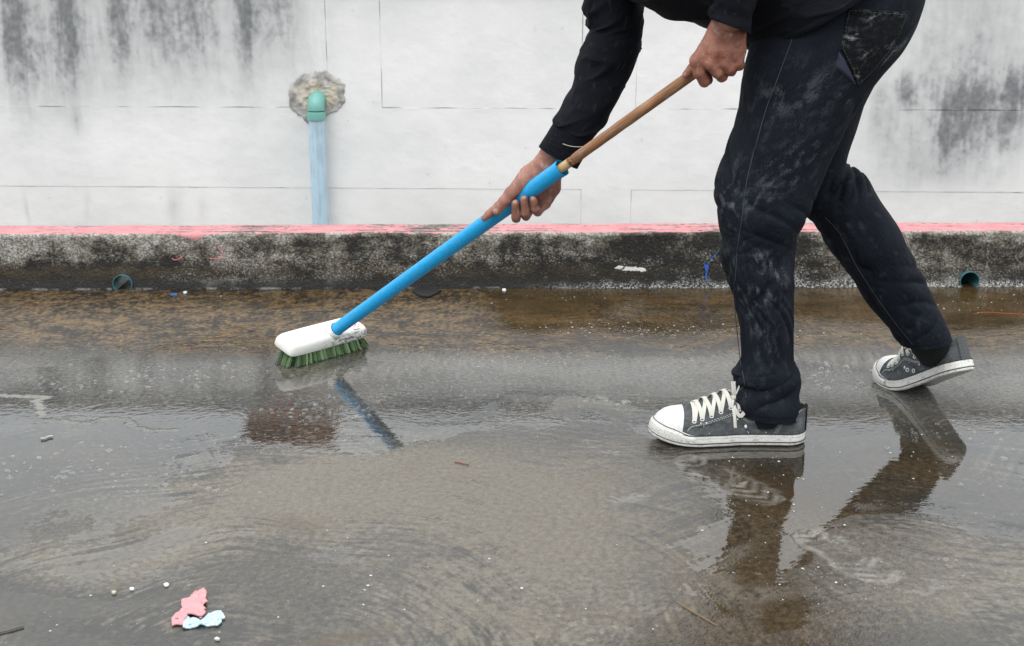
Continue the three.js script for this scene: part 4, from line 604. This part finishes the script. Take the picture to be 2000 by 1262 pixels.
// ---------------------------------------------------------------- canvas sneakers
{
  const tab = (T) => x => { if (x <= T[0][0]) return T[0][1]; for (let i = 1; i < T.length; i++) if (x <= T[i][0]) { const t = (x - T[i - 1][0]) / (T[i][0] - T[i - 1][0]), s = t * t * (3 - 2 * t); return mix(T[i - 1][1], T[i][1], mix(t, s, 0.4)); } return T[T.length - 1][1]; };
  const LEN = 0.292;
  const width = x => { const core = tab([[0, 0.033], [0.04, 0.034], [0.08, 0.0335], [0.12, 0.035], [0.16, 0.042], [0.20, 0.0475], [0.225, 0.048], [0.25, 0.046], [0.292, 0.043]])(x); const heel = Math.sqrt(clamp(1 - ((0.034 - x) / 0.034) ** 2)), toe = Math.sqrt(clamp(1 - ((x - 0.232) / (LEN - 0.232)) ** 2)); return core * (x < 0.034 ? heel : 1) * (x > 0.232 ? toe : 1); };
  const crown = tab([[0.0, 0.045], [0.12, 0.080], [0.135, 0.078], [0.16, 0.066], [0.185, 0.055], [0.21, 0.046], [0.235, 0.040], [0.255, 0.036], [0.27, 0.0305], [0.282, 0.021], [0.289, 0.010], [0.292, 0.0]]);   // top of the upper above the sole
  const collar = tab([[0, 0.046], [0.012, 0.047], [0.03, 0.036], [0.06, 0.026], [0.085, 0.027], [0.105, 0.038], [0.125, 0.054], [0.14, 0.062]]);
  const SOLE = 0.0225;
  function sneaker(label, beta, M, showLace) {
    const N = 240, cx = [0], cy = [0], an = []; for (let i = 0; i <= N; i++) { const x = i / N * LEN; an.push(beta(x)); if (i) { cx.push(cx[i - 1] + Math.cos(an[i - 1]) * LEN / N); cy.push(cy[i - 1] + Math.sin(an[i - 1]) * LEN / N); } }
    const bent = (x, y, z) => { const s = clamp(x / LEN) * N, i = Math.min(N - 1, Math.floor(s)), t = s - i, b = mix(an[i], an[i + 1], t), px = mix(cx[i], cx[i + 1], t) + (x - clamp(x, 0, LEN)) * Math.cos(b), py = mix(cy[i], cy[i + 1], t) + (x - clamp(x, 0, LEN)) * Math.sin(b); return V(px - Math.sin(b) * y, py + Math.cos(b) * y, z).applyMatrix4(M); };
    // upper: q from -1 (far welt) through 0 (top) to 1 (near welt)
    const flat = (x, q, off = 0) => {
      const a = 1 - Math.abs(q), sgn = q < 0 ? 1 : -1, w = Math.max(0, width(x) - 0.0028) + off, H = crown(x) + off, th = a * Math.PI / 2;
      const arch = [w * Math.pow(Math.cos(th), 0.72), SOLE - 0.004 + H * Math.pow(Math.sin(th), 0.85)];
      const C = collar(x), open = a < 0.62 ? [w * (1 - 0.20 * (a / 0.62) ** 2), SOLE - 0.004 + (C + 0.004) * (a / 0.62)] : [w * mix(0.8, 0, (a - 0.62) / 0.38), SOLE + C - 0.03 * sst(0.62, 0.7, a)];
      const k = sst(0.115, 0.15, x), r = [mix(open[0], arch[0], k), mix(open[1], arch[1], k)];
      return [x, r[1], sgn * r[0]];
    };
    const S = (x, q, off) => bent(...flat(x, q, off));
    const nrm = (x, q) => { const e = 0.002, a = S(x, q, 0), b = S(x + e, q, 0), c = S(x, q + 0.01, 0), n = b.sub(a).cross(c.sub(a)).normalize(); const mid = bent(x, SOLE, 0); return n.dot(a.clone().sub(mid)) < 0 ? n.negate() : n; };
    const sheet = (x0, x1, q0, q1, off, nx, nq) => { const rings = []; for (let i = 0; i <= nx; i++) { const r = [], x = mix(x0, x1, i / nx); for (let j = 0; j <= nq; j++) r.push(S(x, mix(q0, q1, j / nq), off)); rings.push(r); } return loft(rings, { open: true }); };
    const G = new THREE.Group(); G.name = 'sneaker'; G.userData.label = label; person.add(G);
    const canvasMap = tex(512, 512, (u, v) => { const k = 0.5 + 0.7 * fbm(u * 12, v * 14, 4), w = noise(u * 230, v * 230), f = clamp(1.3 * fbm(u * 40 + 3, v * 30, 4) - 0.15); return mix3(mix3([0.035, 0.039, 0.042], [0.14, 0.148, 0.155], clamp(k + 0.3 * w)), [0.26, 0.27, 0.275], f * 0.6); }, true);
    const weave = tex(512, 512, (u, v) => 0.5 + 0.25 * noise(u * 220, v * 220) + 0.3 * fbm(u * 14, v * 14, 3));
    part('canvas_upper', sheet(0.0005, LEN - 0.004, -1, 1, 0, 90, 60), std({ map: canvasMap, bumpMap: weave, bumpScale: 0.0015, roughness: 0.9, specularIntensity: 0.4, side: THREE.DoubleSide }), G);
    const rubberMap = tex(512, 128, (u, v) => { const d = fbm(u * 60, v * 8, 4) + 0.4 * noise(u * 200, v * 20); return mix3([0.70, 0.69, 0.65], [0.24, 0.205, 0.155], clamp(1.5 * d - 0.05 + 0.6 * sst(0.4, 0.05, v) * (0.5 + d)) * 0.75); }, true);
    const white = std({ map: rubberMap, roughness: 0.5 });
    // sole: outline swept through its height
    const out = []; for (let k = 0; k < 100; k++) { const t = k / 100, s = Math.cos(t * 2 * Math.PI), x = LEN / 2 - s * LEN / 2 * 0.99999; out.push([x, t < 0.5 ? 1 : -1]); }
    const oring = (ins, y) => out.map(([x, s]) => bent(mix(LEN / 2, x, 1 - ins / 0.14), y, -s * Math.max(0, width(x) - ins)));
    const sole = part('sole', loft([oring(0.006, 0.0002), oring(0.002, 0.0008), oring(0.0, 0.003), oring(0.0008, 0.007), oring(0.0002, 0.0085), oring(0, 0.0135), oring(0.0008, 0.0155), oring(0, 0.017), oring(0.0003, SOLE - 0.001), oring(0.0025, SOLE), oring(0.008, SOLE - 0.001)], { capStart: true, capEnd: true }), white, G);
    const black = std({ color: rgb(0.012, 0.013, 0.018), roughness: 0.6 });
    const line = y => tube([...oring(-0.0002, y), oring(-0.0002, y)[0]], 0.0009, 300, 5);
    part('pinstripe', line(SOLE + 0.0005), black, sole); part('pinstripe', line(0.0075), black, sole);
    // toe cap and bumper
    part('toe_cap', sheet(0.2345, LEN - 0.001, -0.93, 0.93, 0.0016, 40, 50), std({ map: tex(256, 256, (u, v) => mix3([0.70, 0.70, 0.69], [0.42, 0.39, 0.34], clamp(1.5 * fbm(u * 9, v * 9, 4) - 0.1 + 0.4 * noise(u * 40, v * 40)) * 0.6), true), roughness: 0.5, bumpMap: weave, bumpScale: 0.0004 }), G);
    const bumper = []; for (let i = 0; i <= 8; i++) { bumper.push(out.filter(([x]) => x > 0.205).sort((a, b) => a[1] * (LEN - a[0]) - b[1] * (LEN - b[0])).map(([x, s]) => { const y = SOLE - 0.014 + i / 8 * (0.0145 + 0.009 * sst(0.21, 0.255, x)), o = -0.0016 - 0.0008 * Math.sin(i / 8 * Math.PI) + sst(5, 8, i) * 0.004; return bent(x + (x > 0.27 ? -o * 0.8 : 0), y, -s * Math.max(0, width(x) - o)); })); }
    const knurl = tex(512, 64, (u, v) => 0.5 + 0.35 * Math.sin(u * 300 + v * 20) * Math.sin(u * 300 - v * 20));
    part('toe_bumper', loft(bumper, { open: true }), std({ map: rubberMap, roughness: 0.55, side: THREE.DoubleSide, bumpMap: knurl, bumpScale: 0.0008 }), sole);
    part('pinstripe', tube(bumper[7], 0.0009, 160, 5), black, sole);
    // heel strip, stitching, eyelets
    const grey = std({ color: rgb(0.11, 0.125, 0.13), roughness: 0.9 });
    const sew = std({ color: rgb(0.55, 0.55, 0.53), roughness: 0.8 });
    const stitches = (pts, off = 0.0012) => { const c = new THREE.CatmullRomCurve3(pts.map(([a, b]) => V(a * 10, b, 0)), false, 'catmullrom', 0.4), n = Math.max(4, Math.round(c.getLength() * 34)), o = []; for (let k = 0; k < n; k++) { const a = c.getPoint(k / n), b = c.getPoint((k + 0.62) / n); o.push(tube([S(a.x / 10, a.y, off), S(b.x / 10, b.y, off)], 0.00055, 1, 4)); } return o; };
    const st = []; for (const s of [-1, 1]) for (const d of [0, 0.004]) { st.push(...stitches([[0.225, s * 0.86], [0.214 + d, s * 0.74], [0.19, s * (0.70 + d * 8)], [0.15, s * (0.66 + d * 8)], [0.115, s * (0.60 + d * 8)], [0.098, s * (0.58 + d * 6)]])); st.push(...stitches([[0.06 + d, s * 0.97], [0.054 + d, s * 0.75], [0.042 + d, s * 0.45]])); }
    for (const s of [-1, 1]) st.push(...stitches([[0.118, s * 0.42], [0.104, s * 0.43], [0.085, s * 0.43], [0.06, s * 0.43], [0.035, s * 0.43], [0.012, s * 0.43]]));
    part('stitching', join(st), sew, G);
    const hs = []; for (let i = 0; i <= 10; i++) { const y = SOLE + i / 10 * 0.047, r = []; for (let j = -4; j <= 4; j++) { const z = j / 4 * 0.011, x = 0.034 - Math.sqrt(Math.max(0, 1 - (z / 0.031) ** 2)) * 0.034 - 0.0005; r.push(bent(x - 0.0012, y, z)); } hs.push(r); }
    part('heel_strip', loft(hs, { open: true }), std({ map: canvasMap, bumpMap: weave, bumpScale: 0.001, roughness: 0.9, specularIntensity: 0.4, side: THREE.DoubleSide }), G);
    const eyes = [[0.212, 0.60], [0.195, 0.585], [0.178, 0.565], [0.161, 0.545], [0.143, 0.525], [0.127, 0.50], [0.111, 0.47]], ring = std({ color: rgb(0.62, 0.63, 0.62), roughness: 0.35 });
    const eye = (x, q) => { const g = new THREE.TorusGeometry(0.0034, 0.0012, 8, 18), n = nrm(x, q), p = S(x, q, 0.0006); g.applyQuaternion(new THREE.Quaternion().setFromUnitVectors(V(0, 0, 1), n)); g.translate(p.x, p.y, p.z); part('eyelet', g, ring, G); };
    for (const [x, q] of eyes) { eye(x, q); eye(x, -q); }
    if (!showLace) { eye(0.135, -0.86); eye(0.12, -0.86); eye(0.135, 0.86); eye(0.12, 0.86); }
    // laces
    const laceMat = std({ color: rgb(0.60, 0.585, 0.53), roughness: 0.9, bumpMap: weave, bumpScale: 0.0008 }), lg = [];
    const cross = (x0, q0, x1, q1, lift) => { const P = [], n = []; for (let k = 0; k <= 14; k++) { const t = k / 14, x = mix(x0, x1, t), q = mix(q0, q1, t), o = 0.0016 + lift * Math.sin(t * Math.PI); P.push(S(x, q, o)); n.push(nrm(x, q)); } return ribbon(P, n, 0.0078, 0.0016); };
    lg.push(cross(eyes[0][0], eyes[0][1], eyes[0][0], -eyes[0][1], 0.001));
    for (let k = 0; k < 5; k++) { lg.push(cross(eyes[k][0], eyes[k][1], eyes[k + 1][0], -eyes[k + 1][1], 0.0018 + 0.0006 * k)); lg.push(cross(eyes[k][0], -eyes[k][1], eyes[k + 1][0], eyes[k + 1][1], 0.0036 + 0.0006 * k)); }
    const kn = S(0.136, 0.12, 0.010), free = (pts, w = 0.0075) => { const c = new THREE.CatmullRomCurve3(pts).getPoints(16); return ribbon(c, c.map((_, i) => V(0.15 * Math.sin(i * 0.4), 0.2, 1).normalize()), w, 0.0016); };
    const kb = new THREE.SphereGeometry(0.007, 14, 10); kb.scale(1.1, 0.8, 0.9); kb.translate(kn.x, kn.y, kn.z); lg.push(kb);
    if (showLace) {
      lg.push(free([kn, kn.clone().add(V(-0.001, 0.012, 0.003)), kn.clone().add(V(-0.003, 0.032, 0.002))], 0.0085));
      lg.push(free([kn, kn.clone().add(V(0.004, 0.010, 0.004)), kn.clone().add(V(0.009, 0.024, 0.002))], 0.003));
      lg.push(free([kn, kn.clone().add(V(-0.003, -0.012, 0.016)), kn.clone().add(V(-0.001, -0.032, 0.024)), kn.clone().add(V(0.001, -0.052, 0.026))], 0.006));
      lg.push(free([kn, kn.clone().add(V(0.012, -0.004, 0.012)), kn.clone().add(V(0.018, -0.020, 0.02)), kn.clone().add(V(0.010, -0.030, 0.022)), kn.clone().add(V(-0.002, -0.014, 0.017)), kn]));
    } else {
      lg.push(free([kn, kn.clone().add(V(-0.004, -0.012, 0.012)), kn.clone().add(V(-0.003, -0.03, 0.02)), kn.clone().add(V(0, -0.042, 0.024))]));
    }
    part('laces', join(lg), laceMat, G);
    // tongue
    const tg = []; for (let i = 0; i <= 10; i++) { const t = i / 10, x = mix(0.15, 0.108, t), y = SOLE + mix(0.06, 0.093, t), w = mix(0.018, 0.026, t), r = []; for (let j = -5; j <= 5; j++) r.push(bent(x, y - 0.012 * (j / 5) ** 2, j / 5 * w)); tg.push(r); }
    part('tongue', loft(tg, { open: true }), std({ map: canvasMap, roughness: 0.9, side: THREE.DoubleSide }), G);
    // spots of white paint
    const r = rng(showLace ? 5 : 6), spots = []; for (let k = 0; k < 16; k++) { const x = 0.06 + r() * 0.2, q = (showLace ? 1 : 1) * (r() < 0.8 ? 0.6 + r() * 0.36 : -0.6 - r() * 0.3), g = new THREE.SphereGeometry(0.0007 + r() ** 3 * 0.0022, 8, 6), n = nrm(x, q), p = S(x, q, 0.0004); g.scale(1, 1.3, 0.35); g.applyQuaternion(new THREE.Quaternion().setFromUnitVectors(V(0, 0, 1), n)); g.translate(p.x, p.y, p.z); spots.push(g); }
    const sp = part('paint_spots', join(spots), std({ color: rgb(0.75, 0.75, 0.73), roughness: 0.6 }), G); sp.userData.kind = 'stuff';
    return bent;
  }
  const basis = (yaw, o) => { const X = V(-Math.cos(yaw), 0, -Math.sin(yaw)), Y = V(0, 1, 0), Z = X.clone().cross(Y); return new THREE.Matrix4().makeBasis(X, Y, Z).scale(V(1.035, 1.035, 1.035)).setPosition(o); };
  const hx = at(1569, 868, 2.31).x;
  const bl = sneaker('flat grey canvas sneaker of the front foot with white toe cap and laces', x => x > 0.195 ? 0.32 * ((x - 0.195) / 0.097) : 0, basis(0.03, V(hx, 0.0012, -2.303)), true);
  // rear foot: heel lifted, toes pressed down
  const beta = x => x > 0.20 ? -0.02 + 0.42 * sst(0.205, 0.285, x) : -0.54 * sst(0.225, 0.135, x) + 0.06 * sst(0.08, 0.0, x);
  let fall = 0, run = 0; for (let i = 0; i < 240; i++) { const x = i / 240 * 0.292; if (x < 0.215) { fall += Math.sin(beta(x)) * 0.292 / 240; run += Math.cos(beta(x)) * 0.292 / 240; } }
  const yaw = 1.18, bc = V(0.848, 0.0015, -2.635);
  const br = sneaker('lifted grey canvas sneaker of the rear foot resting on its toes', beta, basis(yaw, V(bc.x + Math.cos(yaw) * run, bc.y - fall, bc.z + Math.sin(yaw) * run)), false);
  // dark socks between hem and collar
  const sock = std({ color: rgb(0.006, 0.006, 0.007), roughness: 0.95 });
  for (const [b, top] of [[bl, at(1502, 770, 2.313)], [br, at(1808, 655, 2.5)]]) {
    const foot = b(0.078, 0.03, 0), mid = top.clone().lerp(foot, 0.6), rings = [];
    [[top, 0.041], [mid, 0.040], [foot, 0.034]].forEach(([c, r]) => { const ring = []; for (let k = 0; k < 32; k++) { const a = -k / 32 * 2 * Math.PI; ring.push(c.clone().add(V(Math.cos(a) * r * 1.1, Math.sin(a) * 0.002, Math.sin(a) * r))); } rings.push(ring); });
    part('sock', loft(rings), sock, person);
  }
}

// ---------------------------------------------------------------- bubbles, litter and specks on the wet floor
{
  const r = rng(21), gauss = () => (r() + r() + r() - 1.5) / 1.5;
  // clusters: [px, py, spread x m, spread z m, count, smallest mm, largest mm]
  const clusters = [[350, 735, 0.28, 0.10, 150, 2, 6], [120, 760, 0.2, 0.08, 50, 2, 5], [170, 930, 0.3, 0.13, 240, 1.5, 5.5], [430, 870, 0.2, 0.06, 120, 1.5, 4], [620, 805, 0.12, 0.09, 200, 2, 5], [720, 860, 0.12, 0.05, 80, 1.5, 4], [900, 770, 0.4, 0.12, 260, 1.2, 3.5], [1050, 700, 0.5, 0.08, 320, 1.2, 3.5], [1210, 790, 0.08, 0.03, 20, 3, 6], [1620, 730, 0.14, 0.1, 80, 2, 7], [1850, 850, 0.16, 0.12, 60, 2, 6.5], [1960, 970, 0.1, 0.1, 20, 2, 6], [1620, 1050, 0.05, 0.04, 16, 3, 6.5], [1600, 1120, 0.1, 0.03, 50, 1.5, 3.5], [1180, 1220, 0.12, 0.05, 30, 2, 6], [1850, 1110, 0.1, 0.05, 20, 2, 6], [1300, 650, 0.35, 0.05, 160, 1.5, 4], [250, 680, 0.4, 0.06, 120, 1.2, 3]];
  const spots = []; for (const [px, py, sx, sz, n, a, b] of clusters) { const c = onFloor(px, py); for (let k = 0; k < n * 0.6; k++) spots.push([c.x + gauss() * sx * 1.5, c.z + gauss() * sz * 1.5, mix(a, b * 1.25, r() ** 2.2) / 1000]); }
  const dome = new THREE.SphereGeometry(1, 14, 7, 0, Math.PI * 2, 0, Math.PI / 2);
  const film = new THREE.MeshPhysicalMaterial({ color: 0xffffff, roughness: 0.02, transmission: 1, thickness: 0, ior: 1.5, side: THREE.DoubleSide });
  const inst = (name, geo, mat, list, flat) => { const m = new THREE.InstancedMesh(geo, mat, list.length), o = new THREE.Object3D(); list.forEach(([x, z, s], i) => { o.position.set(x, 0.0004, z); o.rotation.y = r() * 6; o.scale.set(s * (0.85 + 0.4 * r()), s * flat, s * (0.85 + 0.4 * r())); o.updateMatrix(); m.setMatrixAt(i, o.matrix); }); m.name = name; m.castShadow = m.receiveShadow = true; m.userData.kind = 'stuff'; scene.add(m); return m; };
  tag(inst('water_bubbles', dome, film, spots, 0.7), 'clear water bubbles scattered over the wet concrete floor', 'bubbles');
  const bits = []; for (const [px, py, sx, sz, n] of [[1200, 640, 0.3, 0.07, 220], [1100, 580, 0.3, 0.1, 60], [1450, 650, 0.3, 0.06, 130], [1900, 590, 0.3, 0.16, 130], [300, 1180, 0.45, 0.14, 90], [900, 1100, 0.5, 0.2, 60], [300, 580, 0.5, 0.08, 30], [1500, 960, 0.15, 0.25, 110], [1800, 900, 0.2, 0.2, 60], [1600, 1130, 0.12, 0.1, 60], [700, 720, 0.3, 0.05, 40]]) { const c = onFloor(px, py); for (let k = 0; k < n * 0.55; k++) bits.push([c.x + gauss() * sx * 1.4, c.z + gauss() * sz * 1.4, (0.6 + 1.9 * r() ** 4) / 1000]); }
  tag(inst('foam_specks', new THREE.SphereGeometry(1, 8, 4, 0, Math.PI * 2, 0, Math.PI / 2), std({ color: rgb(0.5, 0.5, 0.48), roughness: 0.7 }), bits.filter(([, z]) => z > -3.46), 0.4), 'tiny pale foam and plaster specks strewn on the wet floor', 'specks');

  // flat flakes: an outline sighted on the floor, real thickness, lying on it
  const flake = (pts, y, th, rough = 0.0012) => { const P = pts.map(([a, b]) => onFloor(a, b)), c = P.reduce((a, p) => a.add(p), V()).multiplyScalar(1 / P.length), s = new THREE.Shape(); P.forEach((p, i) => i ? s.lineTo(p.x - c.x, -(p.z - c.z)) : s.moveTo(p.x - c.x, -(p.z - c.z))); s.closePath(); let g = new THREE.ExtrudeGeometry(s, { depth: th, bevelEnabled: true, bevelSize: 0.0004, bevelThickness: 0.0004, bevelSegments: 1, steps: 1 }); g.rotateX(-Math.PI / 2); if (th > 0.0012 && P.length > 12) g = new TessellateModifier(0.006, 5).modify(g); const A = g.attributes.position; for (let k = 0; k < A.count; k++) A.setY(k, A.getY(k) + y + rough * (0.8 + 1.4 * noise(A.getX(k) * 70, A.getZ(k) * 70) + 0.8 * noise(A.getX(k) * 190, A.getZ(k) * 190))); g.computeVertexNormals(); g.translate(c.x, 0, c.z); return g; };
  const z = ([a, b]) => [180 + a / 5.263, 1120 + b / 5.263];
  const uvTop = g => { const A = g.attributes.position, U = g.attributes.uv; for (let k = 0; k < A.count; k++) U.setXY(k, A.getX(k) * 20, A.getZ(k) * 20); return g; };
  const F1 = thing('paint_flake', 'large pink paint flake with pale blue underside lying on the floor', 'paint flake');
  const pinkMap = tex(256, 256, (u, v) => mix3(mix3([0.60, 0.24, 0.26], [0.68, 0.32, 0.33], clamp(0.5 + fbm(u * 9, v * 9, 3))), [0.12, 0.05, 0.06], clamp(1.6 * fbm(u * 14 + 2, v * 40, 4) - 0.28) * 0.8), true);
  part('pink_layer', uvTop(flake([[825, 560], [818, 480], [865, 440], [905, 420], [935, 390], [918, 345], [925, 303], [1010, 275], [1045, 230], [1080, 205], [1150, 178], [1165, 205], [1178, 240], [1165, 285], [1187, 315], [1150, 345], [1140, 372], [1167, 385], [1135, 405], [1167, 428], [1130, 458], [1050, 450], [980, 455], [955, 500], [935, 552], [880, 548]].map(z), 0.0024, 0.0014, 0.0022)), std({ map: pinkMap, roughness: 0.7 }), F1);
  const blueMap = tex(256, 256, (u, v) => mix3([0.36, 0.55, 0.66], [0.68, 0.64, 0.54], sst(0.05, 0.3, fbm(u * 12, v * 16, 4))), true);
  part('blue_layer', uvTop(flake([[935, 572], [950, 500], [975, 450], [1010, 480], [1060, 475], [1110, 512], [1170, 480], [1195, 440], [1260, 412], [1325, 403], [1345, 440], [1365, 472], [1325, 492], [1332, 520], [1290, 552], [1180, 556], [1110, 545], [1080, 560], [1000, 578]].map(z), 0.0012, 0.0014, 0.0016)), std({ map: blueMap, roughness: 0.75 }), F1);
  const chip = (name, label, cat2, pts, color, th = 0.0015, group) => single(name, flake(pts, 0.0008, th, 0.0006), std({ color: rgb(...color), roughness: 0.7 }), label, cat2, group);
  const blob = (px, py, w, h, n = 9, seed = 1) => { const q = rng(seed), o = []; for (let k = 0; k < n; k++) { const a = -k / n * 6.283, m = 0.7 + 0.5 * q(); o.push([px + Math.cos(a) * w * m, py + Math.sin(a) * h * m]); } return o; };
  chip('plaster_chip', 'white plaster chip on the floor, nearest above the pink flake', 'chip', blob(325, 1145, 4.5, 2.4, 9, 3), [0.72, 0.73, 0.74], 0.002, 'loose chips on the floor');
  chip('plaster_chip', 'small white oblong chip left of the pink flake', 'chip', blob(257, 1153, 4, 1.5, 8, 4), [0.74, 0.74, 0.75], 0.002, 'loose chips on the floor');
  chip('plaster_chip', 'beige chip, leftmost of the three above the pink flake', 'chip', blob(222, 1160, 4.5, 2, 8, 5), [0.42, 0.37, 0.29], 0.002, 'loose chips on the floor');
  chip('plaster_chip', 'pale curled chip at the bottom edge right of the pink flake', 'chip', blob(424, 1251, 5, 1.8, 8, 6), [0.55, 0.53, 0.48], 0.002, 'loose chips on the floor');
  chip('plaster_chip', 'white chip by the black mud patch near the kerb', 'chip', blob(985, 568, 4.5, 2.2, 8, 7), [0.72, 0.72, 0.7], 0.002, 'loose chips on the floor');
  chip('plaster_chip', 'pale blue chip near the kerb right of the left drain', 'chip', blob(362, 573, 4, 2, 8, 8), [0.45, 0.62, 0.7], 0.002, 'loose chips on the floor');
  chip('plaster_chip', 'dark blue chip near the kerb right of the left drain', 'chip', blob(340, 577, 7.5, 2, 8, 9), [0.03, 0.09, 0.25], 0.002, 'loose chips on the floor');
  chip('mud_clump', 'black wet mud patch on the floor beside the blue handle near the kerb', 'mud', [[806, 572], [815, 562], [832, 561], [846, 567], [862, 570], [850, 577], [838, 582], [820, 580]], [0.010, 0.010, 0.011], 0.004);
  const stick = (name, label, pts, rad, color, cat2 = 'twig') => single(name, tube(pts.map(([a, b, y = rad]) => onFloor(a, b, y + 0.0008)), rad, 24, 6), std({ color: rgb(...color), roughness: 0.75 }), label, cat2);
  stick('twig', 'short reddish twig on the floor in the middle of the foreground', [[888, 902], [900, 904], [915, 908]], 0.0015, [0.22, 0.09, 0.05]);
  stick('twig', 'grey twig on the floor in the bottom left corner', [[-15, 1237], [15, 1231], [46, 1222]], 0.0016, [0.12, 0.11, 0.095]);
  stick('twig', 'pale curled scrap like a twig on the floor at far left', [[79, 857], [88, 856], [95, 853], [103, 852]], 0.0022, [0.38, 0.37, 0.35]);
  stick('orange_thread', 'orange thread lying on the wet floor by the right drain', [[1902, 613], [1925, 610], [1960, 612], [2010, 615]], 0.0007, [0.40, 0.09, 0.03], 'thread');
  stick('grass_stalk', 'thin brown stalk on the wet floor left of the leg reflection', [[1322, 1176], [1350, 1193], [1400, 1222]], 0.0009, [0.2, 0.13, 0.08], 'stalk');
}
renderer.render(scene, camera);
